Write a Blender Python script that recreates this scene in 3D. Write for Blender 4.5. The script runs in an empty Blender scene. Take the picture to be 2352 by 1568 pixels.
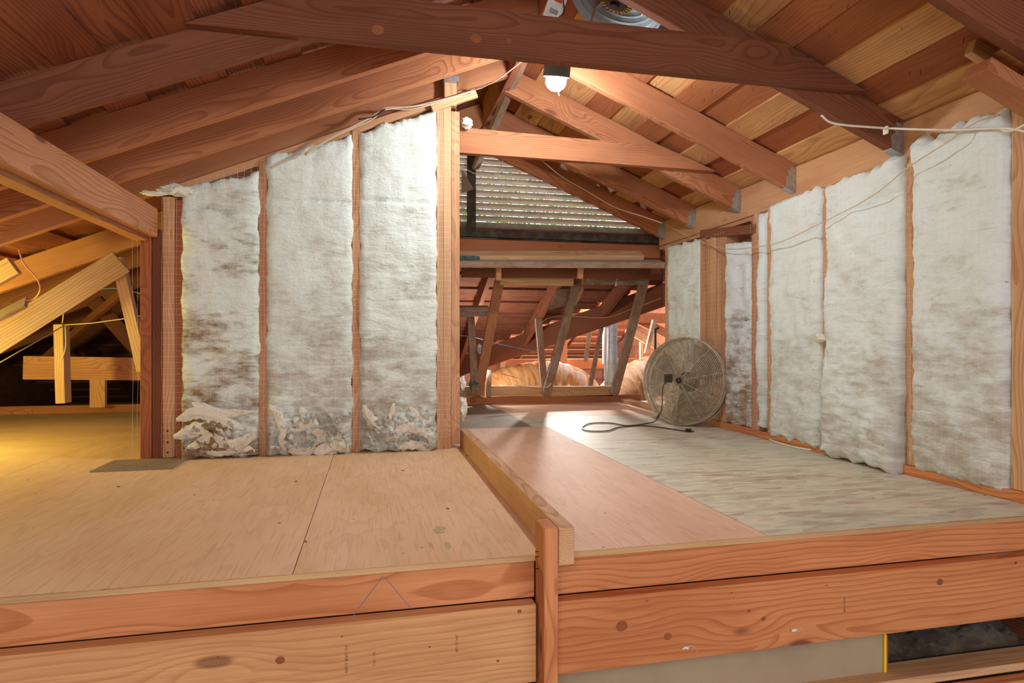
import bpy, bmesh, math, random
from mathutils import Vector, Matrix, noise
random.seed(7)
SC = bpy.context.scene
COL = SC.collection
PI = math.pi

# ------------------------------------------------------------------ camera
# x = right across the attic, y = depth along the ridge, z up; deck top is z = 0
F = 1445.0; TH = math.atan(319 / 1445.0); EYE = 0.52
ct, st = math.cos(TH), math.sin(TH)
cam = bpy.data.cameras.new('camera'); cam_o = bpy.data.objects.new('camera', cam); COL.objects.link(cam_o)
cam.sensor_width = 36; cam.lens = 36 * F / 2352.0; cam.clip_start = 0.02
cam_o.location = (0, 0, EYE); cam_o.rotation_euler = (PI / 2, 0, -TH)
SC.camera = cam_o

# ------------------------------------------------------------------ colour management, world
SC.view_settings.view_transform = 'Standard'; SC.view_settings.look = 'None'
SC.view_settings.gamma = 1; SC.view_settings.use_curve_mapping = False
SC.view_settings.exposure = 0.85
w = bpy.data.worlds.new('world'); SC.world = w; w.use_nodes = True
bg = w.node_tree.nodes['Background']; bg.inputs[0].default_value = (0.93, 0.96, 1.0, 1); bg.inputs[1].default_value = 1.2

# ------------------------------------------------------------------ lights
def point(name, loc, power, col, r=0.03, parent=None):
    l = bpy.data.lights.new(name, 'POINT'); l.energy = power; l.color = col; l.shadow_soft_size = r
    o = bpy.data.objects.new(name, l); o.location = loc; COL.objects.link(o)
    if parent: o.parent = parent
    return o
point('added_fill_light', (-0.35, -0.55, 1.05), 34, (1.0, 0.97, 0.93), 0.30)  # added fill behind the camera, brightens the front floor and rim boards
point('far_bulb_light', (0.90, 5.35, 0.42), 10, (1.0, 0.93, 0.85), 0.04)
point('wing_bulb_light', (2.4, 7.7, 0.70), 300, (1.0, 0.93, 0.85), 0.05)
point('side_bulb_light', (-2.35, 3.05, 0.40), 32, (1.0, 0.96, 0.20), 0.08)

# ------------------------------------------------------------------ view geometry helpers: a sight line meets a real plane
def ray(u, v):
    a = (u - 1176) / F; b = (784 - v) / F
    return Vector((a * ct + st, -a * st + ct, b))
def onz(u, v, z=0.0):
    r = ray(u, v); return Vector((0, 0, EYE)) + r * ((z - EYE) / r.z)
def ony(u, v, y):
    r = ray(u, v); return Vector((0, 0, EYE)) + r * (y / r.y)
def onx(u, v, x):
    r = ray(u, v); return Vector((0, 0, EYE)) + r * (x / r.x)

# ------------------------------------------------------------------ materials
def lin(c):
    return tuple((x / 12.92 if x <= 0.04045 else ((x + 0.055) / 1.055) ** 2.4) for x in c) + (1,)
def rgb(r, g, b): return lin((r / 255.0, g / 255.0, b / 255.0))
class NT:
    def __init__(s, name):
        s.m = bpy.data.materials.new(name); s.m.use_nodes = True; s.t = s.m.node_tree; s.n = s.t.nodes
        s.b = s.n['Principled BSDF']; s.b.inputs['Specular IOR Level'].default_value = 0.25
    def new(s, t, **k):
        n = s.n.new(t)
        for a, b in k.items(): setattr(n, a, b)
        return n
    def link(s, a, b): s.t.links.new(a, b)
    def val(s, sock, v):
        if hasattr(v, 'links'): s.link(v, sock)
        else: sock.default_value = v
    def math(s, op, a, b=0.0, c=0.0, clamp=False):
        n = s.new('ShaderNodeMath', operation=op, use_clamp=clamp)
        s.val(n.inputs[0], a); s.val(n.inputs[1], b); s.val(n.inputs[2], c); return n.outputs[0]
    def vmul(s, v, f):
        n = s.new('ShaderNodeVectorMath', operation='MULTIPLY'); s.val(n.inputs[0], v); n.inputs[1].default_value = f; return n.outputs[0]
    def noise(s, v, scale, detail=3, rough=0.5, dist=0.0):
        n = s.new('ShaderNodeTexNoise'); s.link(v, n.inputs['Vector']); n.inputs['Scale'].default_value = scale
        n.inputs['Detail'].default_value = detail; n.inputs['Roughness'].default_value = rough; n.inputs['Distortion'].default_value = dist
        return n
    def ramp(s, f, stops):
        n = s.new('ShaderNodeValToRGB'); s.link(f, n.inputs[0]); e = n.color_ramp.elements
        while len(e) < len(stops): e.new(0.5)
        for i, (p, c) in enumerate(stops): e[i].position = p; e[i].color = c
        return n.outputs[0]
    def mix(s, f, a, b, mode='MIX'):
        n = s.new('ShaderNodeMix', data_type='RGBA', blend_type=mode)
        s.val(n.inputs[0], f); s.val(n.inputs[6], a); s.val(n.inputs[7], b); return n.outputs[2]
    def step(s, f, a, b):
        n = s.new('ShaderNodeMapRange'); s.link(f, n.inputs[0]); n.inputs[1].default_value = a; n.inputs[2].default_value = b
        n.interpolation_type = 'SMOOTHSTEP'; return n.outputs[0]
    def bump(s, h, strength, dist=0.002):
        n = s.new('ShaderNodeBump'); s.link(h, n.inputs['Height']); n.inputs['Strength'].default_value = strength
        n.inputs['Distance'].default_value = dist; s.link(n.outputs[0], s.b.inputs['Normal'])
    def gc(s): return s.new('ShaderNodeAttribute', attribute_name='gc').outputs['Vector']
    def rv(s): return s.new('ShaderNodeAttribute', attribute_name='rv').outputs['Fac']
def wood(name, light, dark, late, freq=95.0, knots=1.0, rough=0.75, var=0.6, dust=0.0, ring=0.55):
    """light/dark = two board tints picked per board, late = latewood line colour."""
    t = NT(name); g = t.gc(); rv = t.rv()
    slow = t.noise(t.vmul(g, (0.9, 3.0, 3.0)), 1.6, 2).outputs['Color']
    sub = t.new('ShaderNodeVectorMath', operation='SUBTRACT'); t.link(slow, sub.inputs[0]); sub.inputs[1].default_value = (.5, .5, .5)
    wob = t.vmul(sub.outputs[0], (0, 0.085, 0.085))
    vor = t.new('ShaderNodeTexVoronoi'); t.link(t.vmul(g, (2.3, 6.5, 6.5)), vor.inputs['Vector']); vor.inputs['Scale'].default_value = 1.0
    vor.inputs['Randomness'].default_value = 1.0
    kd = vor.outputs['Distance']
    add = t.new('ShaderNodeVectorMath', operation='ADD'); t.link(g, add.inputs[0]); t.link(wob, add.inputs[1])
    sx = t.vmul(add.outputs[0], (0.0, 1, 1))
    ln = t.new('ShaderNodeVectorMath', operation='LENGTH'); t.link(sx, ln.inputs[0])
    push = t.math('MULTIPLY', t.step(kd, 0.42, 0.08), 0.03)
    r = t.math('ADD', ln.outputs['Value'], push)
    fr = t.math('FRACT', t.math('MULTIPLY', r, freq))
    line = t.ramp(fr, [(0.0, (0, 0, 0, 1)), (0.55, (.18, .18, .18, 1)), (0.86, (1, 1, 1, 1)), (0.97, (.9, .9, .9, 1)), (1.0, (0, 0, 0, 1))])
    fib = t.noise(t.vmul(g, (5, 260, 260)), 1.0, 2).outputs['Fac']
    blot = t.noise(t.vmul(g, (1.2, 5, 5)), 1.3, 4, .6).outputs['Fac']
    base = t.mix(t.math('MULTIPLY', rv, 1.0), light, dark)
    base = t.mix(t.math('MULTIPLY', t.step(blot, .38, .72), .45), base, late)
    c = t.mix(t.math('MULTIPLY', line, ring), base, late)
    c = t.mix(t.math('MULTIPLY', t.step(fib, .35, .7), .16), c, rgb(90, 50, 28))
    kn = t.math('MULTIPLY', t.step(kd, 0.115, 0.06), knots)
    c = t.mix(t.math('MULTIPLY', kn, .75), c, rgb(84, 44, 24))
    if dust:
        dn = t.noise(t.vmul(g, (3, 6, 6)), 3.0, 5, .7).outputs['Fac']
        nz = t.new('ShaderNodeNewGeometry').outputs['Normal']
        up = t.new('ShaderNodeSeparateXYZ'); t.link(nz, up.inputs[0])
        c = t.mix(t.math('MULTIPLY', t.step(dn, .35, .65), dust), c, rgb(176, 160, 144))
        c = t.mix(t.math('MULTIPLY', t.step(up.outputs['Z'], .5, .9), min(1, dust * 1.6)), c, rgb(172, 158, 144))
    t.link(c, t.b.inputs['Base Color']); t.b.inputs['Roughness'].default_value = rough
    h = t.math('ADD', t.math('MULTIPLY', fib, .5), t.math('MULTIPLY', line, .4))
    t.bump(h, .25, .0008)
    return t.m
M = {}
M['fir'] = wood('fir_orange', rgb(214, 164, 124), rgb(186, 126, 88), rgb(150, 88, 52), 110)
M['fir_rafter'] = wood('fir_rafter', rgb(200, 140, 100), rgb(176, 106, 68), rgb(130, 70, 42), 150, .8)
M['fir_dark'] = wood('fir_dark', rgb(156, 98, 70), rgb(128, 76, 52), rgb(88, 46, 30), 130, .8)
M['fir_rim'] = wood('fir_rim', rgb(220, 152, 102), rgb(212, 140, 90), rgb(166, 92, 52), 62, 1.0, ring=.6)
M['pine'] = wood('pine_pale', rgb(222, 184, 140), rgb(208, 164, 120), rgb(172, 122, 80), 70, 1.0, ring=.5)
M['pine_warm'] = wood('pine_warm', rgb(216, 162, 112), rgb(206, 150, 102), rgb(170, 108, 66), 60, .8, ring=.4)
M['knot'] = wood('knot_wood', rgb(176, 110, 70), rgb(156, 92, 58), rgb(92, 48, 28), 330, 0, ring=.8)
M['stud'] = wood('stud_wood', rgb(224, 182, 138), rgb(200, 144, 106), rgb(160, 104, 70), 170, .5)
M['grey_wood'] = wood('dusty_wood', rgb(160, 124, 100), rgb(138, 98, 76), rgb(104, 72, 54), 120, .4, dust=.5)
M['ridge'] = wood('ridge_wood', rgb(176, 104, 70), rgb(160, 92, 60), rgb(110, 58, 38), 130, .5, dust=.15)
M['boards_left'] = wood('sheathing_left', rgb(176, 110, 76), rgb(136, 70, 42), rgb(92, 44, 26), 85, .9)
# right-hand sheathing alternates strongly between pale pine and red-brown fir boards
M['boards_right'] = wood('sheathing_right', rgb(222, 172, 118), rgb(164, 94, 60), rgb(124, 66, 40), 75, 1.0, ring=.36)
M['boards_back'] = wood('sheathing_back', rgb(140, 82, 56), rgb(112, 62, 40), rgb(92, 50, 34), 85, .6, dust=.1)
def simple(name, col, rough=.6, metal=0.0, spec=.3, nscale=0, ncol=None, nf=.4, bump=0.0):
    t = NT(name); t.b.inputs['Roughness'].default_value = rough; t.b.inputs['Metallic'].default_value = metal
    t.b.inputs['Specular IOR Level'].default_value = spec; t.b.inputs['Base Color'].default_value = col
    if nscale:
        tc = t.new('ShaderNodeTexCoord').outputs['Object']
        n = t.noise(tc, nscale, 5, .6).outputs['Fac']
        t.link(t.mix(t.math('MULTIPLY', t.step(n, .4, .65), nf), col, ncol), t.b.inputs['Base Color'])
        if bump: t.bump(n, bump, .002)
    return t.m
M['galv'] = simple('galvanised_metal', rgb(186, 192, 196), .42, .75, .5, 60, rgb(140, 146, 150), .5)
M['galv_bright'] = simple('galvanised_duct', rgb(206, 214, 220), .42, .45, .5, 25, rgb(160, 172, 180), .4)
M['cable_white'] = simple('cable_sheath_white', rgb(226, 220, 206), .5)
M['cable_cream'] = simple('cable_sheath_cream', rgb(206, 184, 156), .6)
M['cable_yellow'] = simple('cable_sheath_yellow', rgb(222, 186, 60), .5)
M['cable_blue'] = simple('cable_sheath_blue', rgb(110, 140, 176), .5)
M['cable_pink'] = simple('cable_sheath_pink', rgb(224, 150, 120), .5)
M['holder'] = simple('dark_grey_holder', rgb(96, 100, 100), .6, .1)
M['galv_vent'] = simple('dull_galvanised', rgb(146, 156, 162), .7, .0, .2, 25, rgb(122, 132, 138), .4)
M['motor'] = simple('dark_motor', rgb(44, 38, 34), .45, .2)
M['black'] = simple('black_plastic', rgb(34, 32, 32), .5, 0, .4, 40, rgb(92, 84, 76), .35)
M['wire_chrome'] = simple('dusty_chrome_wire', rgb(196, 180, 156), .5, .25, .5, 30, rgb(150, 130, 104), .6)
M['steel_rim'] = simple('polished_steel', rgb(186, 182, 176), .22, .9)
M['blade'] = simple('fan_blade_metal', rgb(124, 114, 102), .5, .35, .4, 12, rgb(90, 78, 64), .6)
M['dirty_white'] = simple('painted_white_metal', rgb(214, 212, 206), .45, 0, .4, 20, rgb(160, 154, 144), .4)
M['brass'] = simple('motor_windings', rgb(176, 146, 62), .4, .6, .5, 60, rgb(60, 50, 34), .5)
M['red'] = simple('red_plastic', rgb(200, 60, 48), .4)
M['yellow'] = simple('yellow_label', rgb(226, 196, 52), .5)
M['drywall'] = simple('drywall_paper', rgb(168, 148, 122), .9, 0, .1, 4, rgb(150, 128, 102), .5)
M['nail'] = simple('nail_steel', rgb(66, 50, 42), .5, .5)
M['net'] = simple('netting_string', rgb(226, 222, 208), .7)
M['ink'] = simple('black_ink', rgb(96, 72, 54), .9)
M['ink_blue'] = simple('blue_chalk', rgb(140, 130, 156), .9)
M['sealant'] = simple('green_cloth', rgb(84, 104, 100), .9, 0, .1, 30, rgb(50, 62, 60), .7, .6)
M['leaf'] = simple('leaf_green', rgb(120, 176, 60), .8, 0, .2, 6, rgb(196, 206, 70), .8)
def emis(name, col, s):
    t = NT(name); t.b.inputs['Base Color'].default_value = col; t.b.inputs['Emission Color'].default_value = col
    t.b.inputs['Emission Strength'].default_value = s; return t.m
M['bulb'] = emis('glowing_bulb', (.93, .98, 1, 1), 300)
M['bulb_small'] = emis('glowing_bulb_far', (1, .95, .88, 1), 20)
def insulation(name, base, dirt, amount, h0, h1):
    """gc.z is the height above the deck; dirt is heavier low down on the batts."""
    t = NT(name); g = t.gc(); sp = t.new('ShaderNodeSeparateXYZ'); t.link(g, sp.inputs[0])
    big = t.noise(t.vmul(g, (1, 1, 1.6)), 5.0, 5, .62).outputs['Fac']
    streak = t.noise(t.vmul(g, (9, 9, 30)), 1.6, 4, .65, .4).outputs['Fac']
    fine = t.noise(t.vmul(g, (60, 60, 90)), 1.0, 4, .7).outputs['Fac']
    low = t.step(sp.outputs['Z'], h1, h0)
    f = t.math('ADD', t.math('MULTIPLY', streak, .38), t.math('MULTIPLY', big, .62))
    f = t.math('ADD', f, t.math('MULTIPLY', low, .16))
    f = t.math('MULTIPLY', t.step(f, .50, .78), amount)
    rvf = t.rv()
    f = t.math('MULTIPLY', f, t.math('ADD', .4, rvf), clamp=True)
    c = t.mix(f, base, dirt)
    c = t.mix(t.math('MULTIPLY', t.step(fine, .5, .8), .22), c, rgb(168, 160, 142))
    sv = t.new('ShaderNodeTexVoronoi'); t.link(g, sv.inputs['Vector']); sv.inputs['Scale'].default_value = 17
    c = t.mix(t.math('MULTIPLY', t.step(sv.outputs['Distance'], .06, .03), .6), c, rgb(112, 92, 70))
    t.link(c, t.b.inputs['Base Color']); t.b.inputs['Roughness'].default_value = 1; t.b.inputs['Specular IOR Level'].default_value = 0
    t.b.inputs['Sheen Weight'].default_value = .15
    h = t.math('ADD', t.math('MULTIPLY', streak, 1.0), t.math('MULTIPLY', fine, .7)); t.bump(h, .8, .010)
    return t.m
M['batt_left'] = insulation('fibreglass_left', rgb(229, 239, 231), rgb(142, 114, 82), .85, .1, 1.1)
M['batt_right'] = insulation('fibreglass_right', rgb(231, 241, 243), rgb(156, 128, 98), .72, .1, .9)
M['fluff'] = insulation('fibreglass_fluff', rgb(236, 230, 214), rgb(170, 142, 108), .7, .0, .3)
M['loose'] = insulation('loose_fill', rgb(104, 92, 78), rgb(66, 54, 44), .9, .0, .3)
def ply(name, c1, c2, grain, stains, green=0.0):
    t = NT(name); g = t.gc()
    n1 = t.noise(t.vmul(g, (.7, 3.2, 1)), 1.5, 3, .5)
    wv = t.math('FRACT', t.math('MULTIPLY', n1.outputs['Fac'], 11.0))
    ln = t.ramp(wv, [(0, (0, 0, 0, 1)), (.7, (.3, .3, .3, 1)), (.93, (1, 1, 1, 1)), (1, (0, 0, 0, 1))])
    fib = t.noise(t.vmul(g, (6, 150, 1)), 1.0, 3, .6).outputs['Fac']
    blot = t.noise(t.vmul(g, (1.0, 2.4, 1)), 1.6, 5, .6).outputs['Fac']
    c = t.mix(t.step(blot, .3, .7), c1, c2)
    c = t.mix(t.math('MULTIPLY', ln, .16), c, grain)
    c = t.mix(t.math('MULTIPLY', t.step(fib, .48, .75), .30), c, grain)
    v = t.new('ShaderNodeTexVoronoi'); t.link(t.vmul(g, (3.2, 5.5, 1)), v.inputs['Vector']); v.inputs['Scale'].default_value = 1.25
    c = t.mix(t.math('MULTIPLY', t.step(v.outputs['Distance'], .045, .02), .8), c, rgb(112, 66, 40))
    v2 = t.new('ShaderNodeTexVoronoi'); t.link(g, v2.inputs['Vector']); v2.inputs['Scale'].default_value = 9
    c = t.mix(t.math('MULTIPLY', t.step(v2.outputs['Distance'], .035, .015), .8), c, rgb(70, 50, 40))
    if stains:
        s = t.noise(g, 3.5, 6, .7).outputs['Fac']
        c = t.mix(t.math('MULTIPLY', t.step(s, .5, .72), stains), c, rgb(214, 190, 170))
        s2 = t.noise(g, 1.1, 4, .6).outputs['Fac']
        sy = t.new('ShaderNodeSeparateXYZ'); t.link(g, sy.inputs[0])
    if green:
        s3 = t.noise(t.vmul(g, (1.5, 6, 1)), 2.0, 4, .7).outputs['Fac']
        c = t.mix(t.math('MULTIPLY', t.step(s3, .62, .72), green), c, rgb(160, 156, 122))
    t.link(c, t.b.inputs['Base Color']); t.b.inputs['Roughness'].default_value = .7; t.bump(fib, .2, .0006)
    return t.m
M['ply_left'] = ply('plywood_tan', rgb(236, 203, 168), rgb(226, 187, 146), rgb(160, 110, 70), 0, .25)
M['ply_right'] = ply('plywood_pink', rgb(230, 190, 160), rgb(218, 174, 144), rgb(164, 112, 82), .35)
M['ply_grey'] = ply('plywood_grey', rgb(164, 142, 124), rgb(136, 118, 104), rgb(104, 90, 78), .2)
M['ply_edge'] = wood('plywood_edge', rgb(226, 188, 138), rgb(214, 174, 124), rgb(140, 98, 62), 520, 0)
def osb(name):
    t = NT(name); g = t.gc()
    def layer(rot, sc, st_):
        mp = t.new('ShaderNodeMapping'); t.link(g, mp.inputs['Vector']); mp.inputs['Rotation'].default_value = (0, 0, rot)
        mp.inputs['Scale'].default_value = st_
        n = t.noise(mp.outputs[0], 3, 2); ad = t.mix(.06, mp.outputs[0], n.outputs['Color'])
        v = t.new('ShaderNodeTexVoronoi'); t.link(ad, v.inputs['Vector']); v.inputs['Scale'].default_value = sc
        s = t.new('ShaderNodeSeparateColor'); t.link(v.outputs['Color'], s.inputs[0]); return s.outputs[0]
    a = layer(.4, 5.5, (1.7, 6, 1)); b = layer(-.35, 6, (1.6, 6.5, 1)); c0 = layer(.02, 9, (1.8, 6, 1))
    f = t.math('ADD', t.math('MULTIPLY', a, .45), t.math('ADD', t.math('MULTIPLY', b, .35), t.math('MULTIPLY', c0, .2)))
    c = t.ramp(f, [(.12, rgb(172, 152, 134)), (.32, rgb(198, 184, 162)), (.5, rgb(204, 200, 178)), (.66, rgb(220, 214, 190)), (.9, rgb(210, 188, 158))])
    gn = t.noise(g, 1.3, 3, .5).outputs['Fac']
    c = t.mix(t.math('MULTIPLY', t.step(gn, .4, .62), .42), c, rgb(188, 202, 180))
    pk = t.noise(g, 2.6, 4, .6).outputs['Fac']
    c = t.mix(t.math('MULTIPLY', t.step(pk, .55, .75), .4), c, rgb(206, 178, 152))
    v2 = t.new('ShaderNodeTexVoronoi'); t.link(g, v2.inputs['Vector']); v2.inputs['Scale'].default_value = 6
    c = t.mix(t.math('MULTIPLY', t.step(v2.outputs['Distance'], .04, .02), .9), c, rgb(70, 50, 40))
    t.link(c, t.b.inputs['Base Color']); t.b.inputs['Roughness'].default_value = .62; t.bump(f, .3, .001)
    return t.m
M['osb'] = osb('strand_board')
def duct_mat():
    t = NT('duct_jacket'); g = t.gc()
    n = t.noise(t.vmul(g, (16, 2.2, 1)), 1.0, 4, .6, .8).outputs['Fac']
    n2 = t.noise(t.vmul(g, (60, 9, 1)), 1.0, 3, .6, .5).outputs['Fac']
    c = t.mix(t.step(n, .35, .65), rgb(196, 122, 62), rgb(232, 178, 122)); c = t.mix(t.math('MULTIPLY', t.step(n2, .5, .75), .5), c, rgb(150, 84, 44))
    t.link(c, t.b.inputs['Base Color']); t.b.inputs['Roughness'].default_value = .25; t.b.inputs['Specular IOR Level'].default_value = .8
    t.b.inputs['Coat Weight'].default_value = .6; t.b.inputs['Coat Roughness'].default_value = .12
    t.bump(t.math('ADD', n, t.math('MULTIPLY', n2, .5)), .9, .012); return t.m
M['duct'] = duct_mat()
def screen_mat():
    t = NT('insect_screen_mesh'); tr = t.new('ShaderNodeBsdfTransparent'); d = t.new('ShaderNodeBsdfTranslucent'); d.inputs[0].default_value = rgb(150, 160, 168)
    mx = t.new('ShaderNodeMixShader'); mx.inputs[0].default_value = .3
    t.link(tr.outputs[0], mx.inputs[1]); t.link(d.outputs[0], mx.inputs[2]); t.link(mx.outputs[0], t.n['Material Output'].inputs['Surface']); return t.m
M['screen'] = screen_mat()
M['slat'] = simple('louver_slat_metal', rgb(226, 208, 184), .5, .0, .4, 18, rgb(186, 178, 168), .6)
M['slat_frame'] = simple('vent_frame', rgb(70, 62, 56), .7, 0, .2, 20, rgb(110, 104, 98), .5)

# ------------------------------------------------------------------ mesh building
class MB:
    def __init__(s): s.v = []; s.f = []; s.g = []; s.r = []; s.smooth = False
    def add(s, verts, faces, g=None, r=None):
        o = len(s.v); s.v += [Vector(p) for p in verts]; s.f += [tuple(o + i for i in f) for f in faces]
        s.g += [Vector(q) for q in (g if g is not None else verts)]
        s.r += ([r] * len(verts) if not isinstance(r, list) else r)
    def build(s, name, mat, parent=None):
        me = bpy.data.meshes.new(name); me.from_pydata([tuple(p) for p in s.v], [], s.f)
        a = me.attributes.new('gc', 'FLOAT_VECTOR', 'POINT'); a.data.foreach_set('vector', [c for p in s.g for c in p])
        b = me.attributes.new('rv', 'FLOAT', 'POINT'); b.data.foreach_set('value', [x if x is not None else .5 for x in s.r])
        bm = bmesh.new(); bm.from_mesh(me); bmesh.ops.recalc_face_normals(bm, faces=bm.faces); bm.to_mesh(me); bm.free()
        if s.smooth:
            for p in me.polygons: p.use_smooth = True
        for m in (mat if isinstance(mat, (list, tuple)) else [mat]): me.materials.append(m)
        o = bpy.data.objects.new(name, me); COL.objects.link(o)
        if parent: o.parent = parent
        return o
def gofs(rnd):
    a = rnd.uniform(0, 2 * PI); d = rnd.uniform(.035, .13)
    return Vector((rnd.uniform(0, 40), d * math.cos(a), d * math.sin(a)))
RND = random.Random(11)
def frame(p0, p1, up):
    x = (p1 - p0).normalized(); y = up.cross(x).normalized(); z = x.cross(y); return x, y, z
def beam(mb, p0, p1, wd, ht, up=(0, 0, 1), ch=.0018, rv=None, bow=0.0):
    """timber between p0 and p1 (centres of the end faces): wd across, ht along 'up'."""
    p0 = Vector(p0); p1 = Vector(p1); x, y, z = frame(p0, p1, Vector(up)); L = (p1 - p0).length
    g0 = gofs(RND); r = RND.random() if rv is None else rv
    n = max(1, int(L / .25)) if bow else 1
    hw, hh = wd / 2, ht / 2
    prof = [(-hw, -(hh - ch)), (-(hw - ch), -hh), (hw - ch, -hh), (hw, -(hh - ch)), (hw, hh - ch), (hw - ch, hh), (-(hw - ch), hh), (-hw, hh - ch)]
    st_ = [0, ch] + [L * i / n for i in range(1, n)] + [L - ch, L]
    V = []; G = []
    ph = RND.uniform(0, 6)
    for k, t in enumerate(st_):
        e = ch if k in (0, len(st_) - 1) else 0
        o = bow * (math.sin(t / L * PI + ph) - math.sin(ph)) if bow else 0
        for (a, b) in prof:
            aa = a - math.copysign(e, a) if abs(a) > e else a; bb = b - math.copysign(e, b) if abs(b) > e else b
            V.append(p0 + x * t + y * (aa + o) + z * bb); G.append(Vector((t, a, b)) + g0)
    Fc = []
    for k in range(len(st_) - 1):
        for i in range(8):
            j = (i + 1) % 8; Fc.append((k * 8 + i, k * 8 + j, k * 8 + 8 + j, k * 8 + 8 + i))
    Fc.append(tuple(range(8))); Fc.append(tuple((len(st_) - 1) * 8 + i for i in range(8)))
    mb.add(V, Fc, G, r)
def box(mb, a, b, ch=.0015, axis=None, rv=None):
    """axis-aligned timber/box between corners a and b; grain along the longest side."""
    a = Vector(a); b = Vector(b); d = b - a; c = (a + b) / 2
    if axis is None: axis = max(range(3), key=lambda i: abs(d[i]))
    h = Vector((0, 0, 0)); h[axis] = d[axis] / 2
    up = Vector((0, 0, 1)) if axis != 2 else Vector((0, 1, 0))
    o = [i for i in range(3) if i != axis]
    if axis == 2: wd, ht = abs(d[0]), abs(d[1])
    else: wd, ht = abs(d[o[0]]), abs(d[2])
    beam(mb, c - h, c + h, wd, ht, up, min(ch, wd * .2, ht * .2), rv)
def prism(mb, poly, y0, y1, rv=None, dirx=Vector((1, 0, 0))):
    """polygon [(x,z)] extruded from y0 to y1; grain along x."""
    n = len(poly); g0 = gofs(RND); r = RND.random() if rv is None else rv
    V = [Vector((x, y0, z)) for x, z in poly] + [Vector((x, y1, z)) for x, z in poly]
    zc = sum(p[1] for p in poly) / n; G = [Vector((p.x, p.y - (y0 + y1) / 2, p.z - zc)) + g0 for p in V]
    mb.add(V, [tuple(range(n)), tuple(range(n, 2 * n))] + [(i, (i + 1) % n, n + (i + 1) % n, n + i) for i in range(n)], G, r)
def catmull(pts, sub=8):
    pts = [Vector(p) for p in pts]
    if len(pts) < 3: return pts
    P = [pts[0] * 2 - pts[1]] + pts + [pts[-1] * 2 - pts[-2]]; out = []
    for i in range(1, len(P) - 2):
        a, b, c, d = P[i - 1:i + 3]
        for k in range(sub):
            t = k / sub; out.append(.5 * ((2 * b) + (c - a) * t + (2 * a - 5 * b + 4 * c - d) * t * t + (3 * b - a - 3 * c + d) * t ** 3))
    out.append(pts[-1]); return out
def tube(mb, pts, r, n=8, smooth=8, closed=False, r1=None):
    P = catmull(pts, smooth) if smooth and not closed else [Vector(p) for p in pts]
    m = len(P); V = []; Fc = []; up = Vector((0.13, .21, .97)); G = []
    prev = None; L = 0
    for i, p in enumerate(P):
        if closed: t = (P[(i + 1) % m] - P[i - 1]).normalized()
        else: t = (P[min(i + 1, m - 1)] - P[max(i - 1, 0)]).normalized()
        if prev is None: prev = up if abs(t.dot(up)) < .9 else Vector((1, 0, 0))
        a = (prev - t * prev.dot(t)).normalized(); b = t.cross(a); prev = a
        rr = r if r1 is None else r + (r1 - r) * i / (m - 1)
        if i: L += (P[i] - P[i - 1]).length
        for k in range(n):
            an = 2 * PI * k / n; V.append(p + a * math.cos(an) * rr + b * math.sin(an) * rr); G.append(Vector((L, k / n, 0)))
    rg = m if closed else m - 1
    for i in range(rg):
        for k in range(n):
            j = (i + 1) % m; Fc.append((i * n + k, i * n + (k + 1) % n, j * n + (k + 1) % n, j * n + k))
    if not closed: Fc.append(tuple(range(n))); Fc.append(tuple((m - 1) * n + k for k in range(n)))
    mb.add(V, Fc, G)
def lathe(mb, prof, mat4, n=48, gv=None):
    """prof [(r, h)] turned about the local z of mat4."""
    V = []; Fc = []
    for r, h in prof:
        for k in range(n):
            a = 2 * PI * k / n; V.append(mat4 @ Vector((r * math.cos(a), r * math.sin(a), h)))
    for i in range(len(prof) - 1):
        for k in range(n): Fc.append((i * n + k, i * n + (k + 1) % n, (i + 1) * n + (k + 1) % n, (i + 1) * n + k))
    mb.add(V, Fc)
def tag(o, label=None, cat=None, group=None, kind=None):
    if label: o['label'] = label
    if cat: o['category'] = cat
    if group: o['group'] = group
    if kind: o['kind'] = kind
    return o
def empty(name, loc=(0, 0, 0)):
    e = bpy.data.objects.new(name, None); e.empty_display_size = .05; COL.objects.link(e); e.location = loc; return e
def keep(o, parent):
    """parent o (already placed in world space) under an Empty that has only a location."""
    o.parent = parent
    o.location = o.location - parent.location; return o
def timber(name, p0, p1, wd, ht, mat, label, cat, up=(0, 0, 1), group=None, rv=None, bow=0.0, ch=.0018):
    mb = MB(); beam(mb, p0, p1, wd, ht, up, ch, rv, bow); return tag(mb.build(name, M[mat]), label, cat, group)
def tbox(name, a, b, mat, label, cat, group=None, rv=None, axis=None):
    mb = MB(); box(mb, a, b, .002, axis, rv); return tag(mb.build(name, M[mat]), label, cat, group)
def struct(o, k='structure'):
    o['kind'] = k; return o
# ================================================================== ROOF
P = 0.415                                            # roof pitch
RX = 0.68                                            # ridge line
def zl(x): return 1.19 + P * (x + 0.93)              # underside of left rafters
def zr(x): return 1.287 + P * (2.0 - x)              # underside of right rafters
def zb(y): return 1.13 - P * (y - 4.6)               # underside of the back roof's rafters
RT = 0.141                                           # vertical depth of a rafter
nl = Vector((-P, 0, 1)).normalized(); nr = Vector((P, 0, 1)).normalized(); nb = Vector((0, P, 1)).normalized()
GABLE = 4.44
def hip(x): return GABLE if zl(x) > 1.17 else 4.6 + (1.13 - zl(x)) / P

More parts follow.
